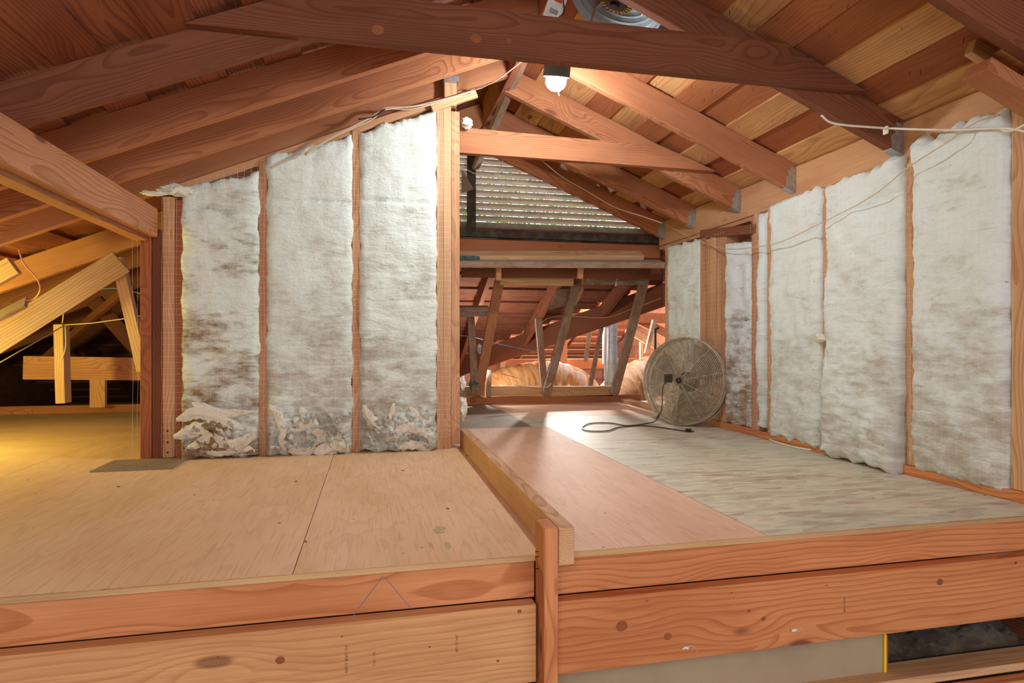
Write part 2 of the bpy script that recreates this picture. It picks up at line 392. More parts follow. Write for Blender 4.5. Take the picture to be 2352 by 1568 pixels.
# sheathing: boards run along the ridge, every other board sits one board thickness higher
def sheath(name, f, n, x0, x1, yend, mat, rvf, pitch=.142, stag=.019, yfront=-1.6, hole=None):
    mb = MB(); sgn = 1 if x1 > x0 else -1; x = x0; k = 0; run = pitch * math.cos(math.atan(P))
    while (x1 - x) * sgn > 0:
        xc = x + sgn * run / 2; ye = yend(xc); off = (.010 if k % 2 else .010 + stag)
        wd = pitch * (.99 if k % 2 else 1.22)
        cuts = [yfront, RND.uniform(.2, 1.4) if RND.random() < .5 else None, ye]; cuts = [c for c in cuts if c is not None]
        segs = [(cuts[i], cuts[i + 1]) for i in range(len(cuts) - 1)]
        if hole and abs(xc - hole[0]) < hole[2] + run * .45:      # cut the boards round the exhaust fan
            hy = math.sqrt(max(0.004, hole[2] ** 2 - max(0, abs(xc - hole[0]) - run * .45) ** 2))
            segs = [q for (a_, b_) in segs for q in ((a_, min(b_, hole[1] - hy)), (max(a_, hole[1] + hy), b_)) if q[1] - q[0] > .02]
        for (ya_, yb_) in segs:
            c0 = Vector((xc, ya_ + .001, f(xc) + RT)) + n * off; c1 = Vector((xc, yb_ - .001, f(xc) + RT)) + n * off
            beam(mb, c0, c1, wd, .019, n, .0012, rvf(k))
        x += sgn * run; k += 1
    return struct(mb.build(name, M[mat]))
rl = random.Random(3)
LV = [.5 * rl.random() + (.5 if k % 2 else 0) for k in range(60)]
RV = [0.95, .1, .12, .9, .15, .85, .9, .2, 1.0, .05, .8, .1, .95, .1, .2, .9, .6, .1, .9, .3, .8]
sheath('ceiling_left', zl, nl, .655, -3.5, lambda x: 4.56 if hip(x) == GABLE else hip(x) + .35, 'boards_left', lambda k: LV[k])
sheath('ceiling_right', zr, nr, .705, 3.3, lambda x: 4.56, 'boards_right', lambda k: RV[k % len(RV)], .150, .012, hole=(.955, 2.335, .180))
# back roof, falling away behind the gable
mb = MB(); y = 4.56; k = 0
while y < 9.4:
    xv = 3.4 if y < 4.3 else .97 + (6.75 - y) * .959
    c = zb(y) + RT
    o = nb * (.010 if k % 2 else .030)
    if xv > -3.4: beam(mb, Vector((-3.5, y, c)) + o, Vector((xv, y, c)) + o, .118 if k % 2 else .15, .019, nb, .001)
    y += .118; k += 1
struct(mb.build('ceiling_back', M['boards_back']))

# rafters
def rafter_label(i, side): return RL[side][i]
RLAB = {
 'l': ['dark front left rafter carrying the left end of the long collar tie', 'left rafter next behind the dark front rafter, knot near its lower end',
       'third left rafter from the front, pale light edge below', 'left rafter running just above the three insulation batts',
       'left rafter behind the batts, over the yellow-lit bay', 'last left rafter beside the gable louver'],
 'r': ['dark rafter in the top right corner, nearest one on the right', 'dark right rafter whose hanger is near the loose white cable end',
       'broad orange right rafter second from the loose white cable', 'right rafter meeting the tip of the lower collar tie',
       'right rafter just behind the lower collar tie, crossed by a thin wire', 'last right rafter along the edge of the gable louver']}
YL = [2.11, 2.50, 2.80, 3.085, 3.82, 4.30]; YR = [1.45, 2.11, 2.76, 3.24, 3.76, 4.20]
hangers = []
for i, y in enumerate(YL):
    x1 = -3.3
    d = Vector((1, 0, P)).normalized(); h = RT / math.sqrt(1 + P * P)
    a = Vector((RX - .02, y + .019, zl(RX - .02) + RT / 2)); b = Vector((x1, y + .019, zl(x1) + RT / 2))
    timber('rafter', b, a, .038, h, ['fir_dark', 'fir_rafter', 'fir_rafter', 'fir_rafter', 'fir_rafter', 'fir_dark'][i], RLAB['l'][i], 'rafter', nl, 'roof rafters', [.9, .6, .35, .1, .3, .5][i])
for y, l in ((4.95, 'left slope rafter far back in the yellow-lit bay'), (5.55, 'farthest left slope rafter in the yellow-lit bay')):
    x0 = -.93 - (y - 4.5) ; h = RT / math.sqrt(1 + P * P)
    timber('rafter', (-3.4, y, zl(-3.4) + RT / 2), (x0 - .05, y, zl(x0 - .05) + RT / 2), .038, h, 'fir_dark', l, 'rafter', nl, 'roof rafters', .8)
def hanger(parent, x, y, z, side=1):
    """galvanised joist hanger: seat under the rafter, jagged side flanges."""
    mb = MB(); s = Vector((1, 0, -P)).normalized(); t = .0016
    def q(dx, dy, dz): return Vector((x + dx, y + dy, z + dz - P * dx))
    L = .055
    for yy in (-.0012, .0392):
        top = [(-L * .25, .118), (-L * .62, .112), (-L * .5, .098), (-L * .85, .088), (-L * .66, .070), (-L, .052), (-L * .95, .0)]
        pts = [(0, 0), (0, .124)] + top
        n = len(pts); V = [q(a, yy - t / 2, b) for a, b in pts] + [q(a, yy + t / 2, b) for a, b in pts]
        mb.add(V, [tuple(range(n)), tuple(range(n, 2 * n))] + [(k, (k + 1) % n, n + (k + 1) % n, n + k) for k in range(n)])
    V = [q(-L, -.002, -.002), q(0, -.002, -.002), q(0, .040, -.002), q(-L, .040, -.002), q(-L, -.002, .0005), q(0, -.002, .0005), q(0, .040, .0005), q(-L, .040, .0005)]
    mb.add(V, [(0, 1, 2, 3), (4, 5, 6, 7), (0, 1, 5, 4), (1, 2, 6, 5), (2, 3, 7, 6), (3, 0, 4, 7)])
    for dz in (.02, .06, .09):
        lathe(mb, [(.004, 0), (.004, .002), (0, .0025)], Matrix.Translation(q(-.012, -.0026, dz)) @ Matrix.Rotation(PI / 2, 4, 'X'), 10)
    o = mb.build('joist_hanger', M['galv'], parent); o['label'] = 'galvanised steel hanger'; return o
XH = 2.06                                            # face of the right header
for i, y in enumerate(YR):
    x0 = RX + .02; x1 = XH - .002; h = RT / math.sqrt(1 + P * P)
    a = Vector((x0, y + .019, zr(x0) + RT / 2)); b = Vector((x1, y + .019, zr(x1) + RT / 2))
    o = timber('rafter', a, b, .038, h, 'fir_rafter' if i > 1 else 'fir_dark', RLAB['r'][i], 'rafter', nr, 'roof rafters', [.8, .7, .2, .3, .5, .8][i])
    hanger(o, XH - .002, y, zr(XH - .002))
tbox('ridge_board', (RX - .019, -1.5, zl(RX) - .02), (RX + .019, GABLE - .02, zl(RX) + .17), 'ridge', 'ridge board at the peak of the roof that all rafters butt against', 'ridge board', axis=1)
tbox('header_beam', (XH, .2, 1.222), (XH + .038, 4.30, 1.392), 'stud', 'long pale header above the right insulation carrying the rafter hangers', 'header beam', axis=1, rv=.45)
tbox('header_beam', (XH + .003, .2, 1.195), (XH + .08, 4.30, 1.219), 'stud', 'flat plate just under the long pale right header', 'plate', axis=1, rv=.7)
# left header under the rafters: a board on edge and a second strip behind and below it
mb = MB(); beam(mb, (-.949, -.8, 1.046), (-.949, 3.055, 1.043), .038, .126, (0, 0, 1), .002, .55, 0)
tag(mb.build('header_beam', M['fir']), 'big square-edged beam running in from the left frame edge to the corner post', 'header beam')
tbox('header_beam', (-1.03, -.8, .965), (-.972, 3.06, 1.02), 'fir', 'narrow lower strip beam behind the big beam on the left', 'header beam', axis=1, rv=.5)
# nails that missed the rafters
nm = MB(); tube(nm, [(0, 0, 0), (.001, 0, -.022), (.002, .001, -.030)], .0011, 5, 0)
cr = bpy.data.objects['ceiling_right']; cl = bpy.data.objects['ceiling_left']
n0 = nm.build('nail', M['nail'], cr)
rn = random.Random(5); first = True
def place_nail(x, y, f, par):
    global first
    o = n0 if first else n0.copy()
    if not first: COL.objects.link(o)
    first = False; o.parent = par
    o.location = (x, y, f(x) + RT + .004); o.rotation_euler = (rn.uniform(-.4, .4), rn.uniform(-.9, .3), rn.uniform(0, 6)); s = rn.uniform(.45, .85); o.scale = (s, s, s)
for i in range(78): place_nail(rn.uniform(1.2, 2.0), rn.uniform(1.55, 3.1), zr, cr)
for i in range(34): place_nail(rn.uniform(-.8, .2), rn.uniform(1.2, 2.05), zl, cl)

# collar ties
mb = MB(); prism(mb, [(-.56, 1.482), (1.86, 1.480), (1.50, 1.632), (.62, 1.630), (-.19, 1.634)], 2.070, 2.108, .95)
c1 = tag(mb.build('collar_tie', M['fir_dark']), 'long dark collar tie crossing the top of the room in front of the bulb', 'collar tie')
mb = MB(); prism(mb, [(-.40, 1.492), (1.88, 1.476), (1.555, 1.592), (.2, 1.622), (-.18, 1.625)], 3.200, 3.238, .3)
tag(mb.build('collar_tie', M['fir_rafter']), 'lower orange collar tie running right from the end stud to a right rafter', 'collar tie')
def knot(parent, c, n, r):
    n = Vector(n).normalized(); m = Matrix.Translation(c) @ n.to_track_quat('Z', 'Y').to_matrix().to_4x4() @ Matrix.Diagonal((1, .85, 1, 1))
    mb = MB(); lathe(mb, [(0, .0003), (r * .5, .0003), (r * .8, .0002), (r, -.001)], m, 28); mi = m.inverted(); gx_ = RND.uniform(0, 30); mb.g = [Vector((gx_, q.x, q.y)) for q in [mi @ v for v in mb.v]]
    o = mb.build('knot', M['knot'], parent); return o
for (u, v, r) in ((868, 68, .021), (1093, 88, .020), (1168, 93, .010)):
    knot(c1, ony(u, v, 2.0695), (0, -1, 0), r)
# thin brace dropping from the ridge towards the louver
timber('brace', ony(1214, 110, 2.9), ony(1092, 385, 4.25), .030, .045, 'grey_wood', 'thin pale brace slanting down from the ridge behind the lower collar tie', 'brace', up=(1, 0, .3), rv=.0)

# ================================================================== FLOOR
fl = empty('floor'); struct(fl)
def fline(x): return 1.485 + (x - .384) * .0115
def panel(name, mat, x0, x1, y0, y1, t=.013, label=None, z=0, swap=True):
    f0 = fline(x0) + .004 if y0 is None else y0; f1 = fline(x1) + .004 if y0 is None else y0
    mb = MB(); V = [(x0, f0, z), (x1, f1, z), (x1, y1, z), (x0, y1, z)]; o = (RND.uniform(0, 9), RND.uniform(0, 9), 0)
    V += [(p[0], p[1], z - t) for p in V]
    G = [Vector((p[1], p[0], 0)) + Vector(o) if swap else Vector((p[0], p[1], 0)) + Vector(o) for p in V]
    mb.add(V, [(0, 1, 2, 3), (4, 5, 6, 7), (0, 1, 5, 4), (1, 2, 6, 5), (2, 3, 7, 6), (3, 0, 4, 7)], G, .5)
    ob = mb.build(name, M[mat], fl)
    if label: ob['label'] = label
    return ob
g = .0012
panel('plywood_sheet', 'ply_left', -1.39, -.176 - g, None, 3.9, label='tan plywood left of the seam')
panel('plywood_sheet', 'ply_left', -.176 + g, .400, None, 3.9, label='tan plywood between the seam and the rail')
panel('plywood_sheet', 'ply_left', -2.61, -1.392, None, 3.2, label='plywood at the left edge under yellow light')
panel('plywood_sheet', 'ply_left', -3.2, -1.392, 3.203, 5.11, label='far plywood lit yellow', swap=False)
panel('plywood_sheet', 'ply_left', -1.39, .40, 3.903, 5.11, label='far plywood behind the insulated wall', swap=False)
panel('plywood_sheet', 'ply_right', .400 + g, 1.032 - g, None, 3.72, label='pinkish plywood right of the rail')
panel('strand_board', 'osb', 1.032 + g, 2.3, None, 4.17, label='grey-green strand board', swap=False)
panel('strand_board', 'osb', .95, 1.032 - g, 3.722, 4.17, swap=False)
panel('plywood_sheet', 'ply_grey', .400 + g, .95 - g, 3.722, 5.15, label='dusty grey plywood at the back')
panel('plywood_sheet', 'ply_right', .95 + g, 2.6, 4.172, 5.15, label='pinkish plywood at the back right', swap=False)
panel('plywood_sheet', 'ply_grey', -1.10, -.80, 2.80, 3.05, t=.004, z=.0045, label='thin patch under the corner post')
# layered cut edges along the front of the sheets
for x0, x1, ya, yb in ((-2.6, .385, fline(-2.6), fline(.385)), (.461, 2.3, fline(.461), fline(2.3))):
    mb = MB(); beam(mb, (x0, ya, -.0068), (x1, yb, -.0068), .008, .0130, (0, 0, 1), .0006)
    o = mb.build('sheet_edge', M['ply_edge'], fl); o['label'] = 'layered cut edge of the sheets'
# timbers under the front edge
tl = Vector((-2.2, 1.478, 0)); tr = Vector((2.5, 1.509, 0))
def front(name, x0, x1, zt, zbot, yoff, mat, label, cat, rv, thick=.038):
    def yy(x): return 1.485 + (x - .384) * .0115 + yoff
    return timber(name, (x0, yy(x0) + thick / 2, (zt + zbot) / 2), (x1, yy(x1) + thick / 2, (zt + zbot) / 2), thick, zt - zbot, mat, label, cat, rv=rv, group=None)
rimL = front('rim_board', -2.2, .385, -.0135, -.1040, .004, 'fir_rim', 'wide-grained rim board right under the left plywood edge', 'rim board', .0)
rimR = front('rim_board', .423, 2.5, -.0135, -.1040, .004, 'fir_rim', 'wide-grained rim board right under the right floor edge', 'rim board', .8)
lowL = front('ledger_board', -2.2, .379, -.1045, -.290, -.036, 'pine_warm', 'pale lower board at bottom left with stamped lumber marks and round knot', 'ledger board', .0)
lowR = front('ledger_board', .4235, 2.5, -.1045, -.281, -.036, 'fir_rim', 'broad orange lower board at bottom right with several knots', 'ledger board', .95)
def yface(x): return 1.485 + (x - .384) * .0115 - .036
for (u, v, r) in ((643, 1517, .011), (1195, 1407, .006), (785, 1463, .0028), (500, 1509, .0028), (1145, 1521, .004), (987, 1488, .003)):
    p = ony(u, v, 1.44); p = Vector((p.x, yface(p.x) - .0004, p.z)); knot(lowL, p, (0, -1, 0), r)
for (u, v, r) in ((1428, 1438, .017), (1535, 1462, .012), (1723, 1405, .006), (1757, 1423, .008), (2168, 1340, .012), (1487, 1380, .004), (2345, 1297, .006), (1683, 1362, .003), (1904, 1347, .003)):
    p = ony(u, v, 1.45); p = Vector((p.x, yface(p.x) - .0004, p.z)); knot(lowR, p, (0, -1, 0), r)
def stamp(txt, u, v, size, parent, name='lumber_stamp'):
    c = bpy.data.curves.new(name, 'FONT'); c.body = txt; c.size = size; c.align_x = 'CENTER'; c.align_y = 'CENTER'; c.space_character = 1.05
    o = bpy.data.objects.new(name, c); COL.objects.link(o); p = ony(u, v, 1.445)
    bpy.context.view_layer.update(); me = bpy.data.meshes.new_from_object(o); bpy.data.objects.remove(o); me.materials.append(M['ink'])
    o = bpy.data.objects.new(name, me); COL.objects.link(o); o.location = (p.x, yface(p.x) - .0006, p.z); o.rotation_euler = (PI / 2, PI / 2, 0); o.parent = parent
stamp('D31 DFIR SGRN', 795, 1512, .0085, lowL); stamp('001. 1012', 859, 1512, .0075, lowL); stamp('JFA12110B', 1049, 1478, .0085, lowL)
stamp('JFA12110B', 1948, 1393, .0085, lowR)
# chalk marks on the left rim board
for (a, b) in (((880, 1322), (812, 1412)), ((884, 1325), (945, 1398))):
    pa = ony(*a, 1.484); pb = ony(*b, 1.484)
    def yr(x): return 1.485 + (x - .384) * .0115 + .0032
    mb = MB(); tube(mb, [(pa.x, yr(pa.x), pa.z), (pb.x, yr(pb.x), pb.z)], .0008, 4, 0); mb.build('chalk_line', M['ink_blue'], rimL)
# rail on the deck and the short post it is nailed to
tbox('rail', (.4205, 1.400, .0005), (.4585, 3.10, .089), 'stud', 'long two-by-four rail lying on edge between the two floor areas', 'rail', axis=1, rv=.1)
pst = tbox('post', (.3855, 1.402, -.75), (.4195, 1.4835, .088), 'fir_rim', 'short upright post in front of the floor edge beside the rail end', 'post', axis=2, rv=.6)
for dz, dx in ((-.0, .0), (-.012, .002), (-.04, 0)):
    mb = MB(); tube(mb, [(.386, 1.45, dz + .02), (.374, 1.44, dz + .023)], .001, 5, 0); mb.build('nail', M['nail'], pst)
def stain(u, v, rx, ry, parent, seed):
    c = onz(u, v, .0006); n = 40; mb = MB(); V = [c] + [c + Vector((rx * math.cos(a) * (1 + .5 * noise.noise(Vector((math.cos(a) * 1.5, math.sin(a) * 1.5, seed)))), ry * math.sin(a) * (1 + .5 * noise.noise(Vector((math.cos(a) * 2, math.sin(a) * 2, seed + 3)))), 0)) for a in [2 * PI * k / n for k in range(n)]]
    mb.add(V, [(0, 1 + k, 1 + (k + 1) % n) for k in range(n)]); mb.build('paint_stain', M['stain'], parent)
M['stain'] = simple('faded_green_paint', rgb(186, 172, 138), .8, 0, .1, 40, rgb(214, 184, 146), .8)
ps = bpy.data.objects['plywood_sheet.001']; stain(1010, 1216, .016, .035, ps, 2); stain(1028, 1252, .008, .028, ps, 5); stain(988, 1250, .005, .02, ps, 8)
for i, (u, v, l) in enumerate(((925, 1080, 'dark wood chip below the tallest left batt'), (1028, 1167, 'dark chip near the rail, above the greenish paint stain'), (680, 1105, 'dark chip just left of the plywood seam near the middle batt'), (272, 1117, 'dark chip in front of the thin patch at the corner post'), (702, 1243, 'dark chip lying on the plywood seam near the front edge'), (1072, 1046, 'dark chip at the far end of the rail'))):
    c = onz(u, v, .0016); mb = MB(); d = Vector((math.cos(i * 2.1), math.sin(i * 2.1), 0)) * .006; beam(mb, c - d, c + d, .004, .0025, (0, 0, 1), .0006); tag(mb.build('wood_chip', M['knot']), l, 'debris', 'wood chips on the left plywood')

# drywall, lower plate and opening below the right board
dw = tbox('drywall_sheet', (.42, 1.535, -.47), (1.43, 1.551, -.20), 'drywall', 'taupe drywall sheet under the lower right board', 'drywall', axis=0)
mb = MB(); box(mb, (1.430, 1.530, -.428), (1.438, 1.553, -.262), .0003); o = mb.build('edge_tape', M['yellow'], dw); o['label'] = 'yellow tape on the cut end'
mb = MB(); box(mb, (1.4382, 1.531, -.428), (1.4432, 1.553, -.322), .0003)
for k in range(5): box(mb, (1.4382, 1.531, -.272 - k * .011), (1.4432, 1.553, -.267 - k * .011), .0003)
o = mb.build('edge_tape', M['red'], dw); o['label'] = 'red bars on the yellow tape'
tbox('sill_plate', (.45, 1.49, -.452), (2.6, 1.575, -.4285), 'pine', 'pale flat sill plate at the bottom right corner', 'plate', axis=0, rv=.4)
tbox('joist', (.45, 1.455, -.60), (2.6, 1.492, -.458), 'fir_rim', 'orange joist in the bottom right corner under the pale sill plate', 'joist', axis=0, rv=.9)
tbox('joist', (.8, 1.36, -.64), (2.6, 1.40, -.54), 'fir_dark', 'lowest dark joist cut off by the bottom right corner', 'joist', axis=0, rv=.9)
tbox('joist', (2.02, 1.60, -.43), (2.06, 2.8, -.25), 'fir_dark', 'dark joist inside the opening under the right board', 'joist', axis=1, rv=.9)
def mound(name, cx, cy, rx, ry, h, z0, mat, label, cat, kind=None):
    mb = MB(); n = 42; V = []; Fc = []
    for i in range(n + 1):
        for j in range(n + 1):
            a = i / n * 2 - 1; b = j / n * 2 - 1; d = max(0, 1 - (a * a + b * b)); p = Vector((cx + a * rx, cy + b * ry, 0))
            q = noise.fractal(p * 16, .8, 2, 5) * .022 + noise.noise(p * 60) * .008
            V.append((p.x, p.y, z0 + h * d ** .6 + q * (d ** .3)))
    for i in range(n):
        for j in range(n): Fc.append((i * (n + 1) + j, (i + 1) * (n + 1) + j, (i + 1) * (n + 1) + j + 1, i * (n + 1) + j + 1))
    mb.add(V, Fc, None, .8); return tag(mb.build(name, M[mat]), label, cat, None, kind)
mound('loose_insulation', 1.80, 1.86, .62, .26, .07, -.44, 'loose', 'grey loose-fill insulation in the dark opening at bottom right', 'insulation', 'stuff')
# enclosure
def slab(name, a, b, mat): mb = MB(); box(mb, a, b, .001); return struct(mb.build(name, M[mat]))
slab('floor_lower', (-3.6, -2.5, -.80), (4.2, 11.0, -.76), 'drywall')
slab('floor_lower', (-.2, 1.58, -.50), (4.2, 11.0, -.462), 'loose')
def planked(name, a, b, n, z0, z1):
    mb = MB(); k = 0; z = z0
    while z < z1:
        o = Vector(n) * (.012 * (k % 2)); beam(mb, Vector((a[0], a[1], z)) + o, Vector((b[0], b[1], z)) + o, .022, .16, (0, 0, 1), .001); z += .148; k += 1
    return struct(mb.build(name, M['boards_back']))
planked('wall_left', (-3.43, -1.6), (-3.43, 11), (1, 0, 0), -.8, .40)
planked('wall_right', (4.0, -1.6), (4.0, 11), (-1, 0, 0), -.8, 1.6)
planked('wall_back_and_light_stop', (-3.6, 10.6), (4.2, 10.6), (0, -1, 0), -.8, 1.6)
slab('wall_back_and_light_stop', (.18, 5.2, -.46), (.20, 9.2, 1.0), 'boards_back')  # unseen partition added to keep the wing light off the left side
slab('wall_back_and_light_stop', (-3.6, 5.16, -.78), (4.0, 5.18, -.02), 'boards_back')  # unseen slab added under the deck to block world light from the front
slab('wall_front', (-3.6, -2.2, -.8), (-1.0, -2.14, 2.2), 'boards_back')

# ================================================================== LEFT INSULATED WALL (face at y = 3.05)
YW = 3.05
def stud(x0, x1, y0, y1, z0, z1, label, rv, mat='stud', name='stud', group='wall studs'):
    return tbox(name, (x0, y0, z0), (x1, y1, z1), mat, label, 'stud', group, rv, 2)
stud(-1.008, -.962, 3.075, 3.16, 0, 1.0, 'outermost reddish corner post at the left end of the left wall', .95, 'fir_rafter', 'post')
stud(-.961, -.915, 3.078, 3.16, 0, 1.02, 'dark second post at the left end of the left wall', .9, 'fir_dark', 'post')
s1 = stud(-.906, -.860, 3.045, 3.13, .006, 1.16, 'pale end stud with three nails at the left end of the left wall', .35)
for z in (.03, .075, .125):
    mb = MB(); lathe(mb, [(.0045, 0), (.0045, .001), (0, .0015)], Matrix.Translation((-.887, 3.0446, z)) @ Matrix.Rotation(PI / 2, 4, 'X'), 10); mb.build('nail', M['nail'], s1)
stud(-.859, -.822, 3.052, 3.13, 0, 1.15, 'red-brown stud beside the browned left batt', 1.0, 'fir_rafter')
stud(-.509, -.473, 3.048, 3.137, 0, zl(-.50) - .03, 'stud between the browned left batt and the middle batt', .8)
stud(-.096, -.060, 3.048, 3.137, 0, zl(-.08) - .03, 'stud between the middle and right batt of the left wall', .7)
stud(.300, .334, 3.050, 3.139, 0, 1.672, 'left of three joined studs ending the left wall', .25)
stud(.3345, .370, 3.050, 3.139, 0, 1.70, 'middle of three joined studs ending the left wall', .05)
stud(.3705, .412, 3.050, 3.139, .02, 1.64, 'right of three joined studs ending the left wall', .55)
timber('plate', (-.85, 3.10, zl(-.85) - .022), (.43, 3.10, zl(.43) - .022), .089, .036, 'stud', 'sloping top plate over the three left batts', 'plate', nl, rv=.6)
tbox('block', (.335, 3.03, 1.66), (.395, 3.07, 1.80), 'pine', 'short block with a metal strap above the three joined studs', 'block', axis=2, rv=.1)
o = bpy.data.objects['block']; mb = MB(); box(mb, (.330, 3.0, 1.768), (.402, 3.07, 1.790), .0005); s = mb.build('metal_strap', M['galv'], o)
timber('board', ony(990, 247, 3.035), ony(1094, 214, 3.035), .018, .045, 'pine', 'small split board carrying cables at the top of the end studs', 'board', up=nl, rv=.1)

def batt(name, o, du, dn, w_, hl, hr, mat, label, seed, depth=.03, ragged=.012, crumple=0.0, rv=.5, res=.0085, lean=0.0, amp=1.0, top_rag=.02, seam=None):
    """fibreglass batt: o = lower start corner on the wall face, du along the wall, dn out of the wall."""
    du = Vector(du).normalized(); dn = Vector(dn).normalized(); o = Vector(o); nx = max(6, int(w_ / res)); H_ = max(hl, hr); nz = int(H_ / (res * 1.15))
    sd = Vector((seed * 7.31, seed * 3.17, seed * 1.7)); V = []; G = []; Fc = []
    for j in range(nz + 1):
        t = j / nz
        for i in range(nx + 1):
            s = i / nx; hh = hl + (hr - hl) * s
            tr_ = noise.fractal(Vector((s * w_ * 14, seed, 3)), .9, 2, 4) * top_rag
            z = t * (hh + tr_)
            z += (1 - t) ** 6 * noise.noise(Vector((s * w_ * 18, seed, 9))) * .016 if crumple else (1 - t) ** 8 * noise.fractal(Vector((s * w_ * 16, seed, 9)), .9, 2, 3) * .02
            eL = noise.fractal(Vector((z * 11, seed, 1)), .9, 2, 4) * ragged; eR = noise.fractal(Vector((z * 11, seed, 5)), .9, 2, 4) * ragged
            x = s * w_ + eL * (1 - s) + eR * s
            ed = min(s * w_, (1 - s) * w_, (1 - t) * H_ * .8, t * H_ + .012)
            rnd_ = 1 - math.exp(-ed / .013)
            p = Vector((x, 0, z)) + sd
            b = noise.fractal(Vector((p.x * 5, 0, p.z * 4)), .9, 2, 3) * .014
            b += noise.fractal(Vector((p.x * 10, 0, p.z * 34)), .8, 2.1, 4) * .0052 * (.5 + .8 * (1 - t))
            b += abs(noise.noise(Vector((p.x * 30, 0, p.z * 55)))) * .0035
            if crumple and z < crumple * 1.6:
                k = max(0, 1 - z / (crumple * 1.6)) ** .6; k2 = min(1, max(0, (crumple + noise.noise(Vector((x * 12, seed, 2))) * .04 - z) / .02))
                fo = 1 - abs(noise.fractal(Vector((p.x * 13 + p.z * 7, 0, p.z * 9 - p.x * 4)), .7, 2.1, 4)); fo = max(0, fo) ** 2.2
                b += (fo * .058 - .014) * k2 + noise.fractal(Vector((p.x * 30, 0, p.z * 30)), .9, 2, 4) * .012 * k
                b -= k2 * .012 * 0
            if seam is not None:
                dz = abs(z - seam - noise.noise(Vector((x * 6, seed, 4))) * .006); b -= .018 * math.exp(-(dz / .006) ** 2)
            off = (depth + b * amp) * rnd_ + lean * (1 - t) ** 3 * .1
            V.append(o + du * x + dn * off + Vector((0, 0, z))); G.append(Vector((p.x, seed * 3.3, z)))
    W = nx + 1
    for j in range(nz):
        for i in range(nx): Fc.append((j * W + i, j * W + i + 1, (j + 1) * W + i + 1, (j + 1) * W + i))
    # flat back so the batt is a solid slab
    per = [i for i in range(W)] + [j * W + nx for j in range(1, nz + 1)] + [nz * W + i for i in range(nx - 1, -1, -1)] + [j * W for j in range(nz - 1, 0, -1)]
    base = len(V)
    for q in per: V.append(V[q] - dn * (((V[q] - o).dot(dn)) + .075)); G.append(G[q])
    n = len(per)
    for k in range(n): Fc.append((per[k], per[(k + 1) % n], base + (k + 1) % n, base + k))
    Fc.append(tuple(base + k for k in range(n)))
    mb = MB(); mb.add(V, Fc, G, rv); mb.smooth = True
    return tag(mb.build(name, M[mat]), label, 'insulation batt', 'fibreglass batts')
# three big bays of the left wall
batt('insulation_batt', (-.832, YW, .004), (1, 0, 0), (0, -1, 0), .326, 1.20, 1.285, 'batt_left', 'leftmost batt of the left wall, heavily browned with crumpled foot', 1, .020, .012, .17, 1.0, seam=1.11)
batt('insulation_batt', (-.476, YW, .004), (1, 0, 0), (0, -1, 0), .382, 1.36, 1.485, 'batt_left', 'middle batt of the left wall between two thin studs', 2, .022, .010, .21, .38, seam=1.16)
batt('insulation_batt', (-.062, YW, .004), (1, 0, 0), (0, -1, 0), .362, 1.50, 1.635, 'batt_left', 'tallest batt of the left wall beside the three joined studs', 3, .022, .009, .19, .45, seam=1.18)
def fluff(c, r, seed, label, name='insulation_tuft', sc=(1, 1, 1), mat='fluff', cat='insulation', parent=None):
    bm = bmesh.new(); bmesh.ops.create_icosphere(bm, subdivisions=4, radius=1); V = []; G = []
    for v in bm.verts:
        d = v.co.normalized(); q = noise.fractal(d * 1.6 + Vector((seed, seed * 2, 0)), .8, 2, 5) * .45 + (1 - abs(noise.fractal(Vector((d.x * 3, d.y * 5, d.z * 9)) + Vector((seed, 0, 3)), .8, 2, 4))) ** 2 * .16 - .08
        p = Vector((d.x * sc[0], d.y * sc[1], d.z * sc[2])) * r * (1 + q); V.append(Vector(c) + p); G.append(Vector((p.x + seed, p.y, p.z + .4)))
    Fc = [tuple(v.index for v in f.verts) for f in bm.faces]; bm.free()
    mb = MB(); mb.add(V, Fc, G, .4); mb.smooth = True; o = mb.build(name, M[mat], parent)
    return tag(o, label, cat) if not parent else o
fluff(ony(405, 437, 3.02), .030, 2, 'white tuft pulled out over the top left corner of the left wall', sc=(2.1, .8, .8))
fluff(ony(355, 444, 3.0), .018, 5, 'thin wisp reaching left towards the beam end', sc=(3.0, .6, .55))
fluff(ony(1072, 282, 3.16), .028, 8, 'grey tuft sticking out behind the end studs above the lower collar tie', sc=(1, .8, .9))
fluff(ony(1063, 935, 3.13), .030, 9, 'dirty tuft at the foot of the end studs by the rail', sc=(.7, .8, 1.7))
fluff(ony(1062, 880, 3.15), .02, 11, 'small tuft beside the end studs above the floor', sc=(.8, .8, 1.6))
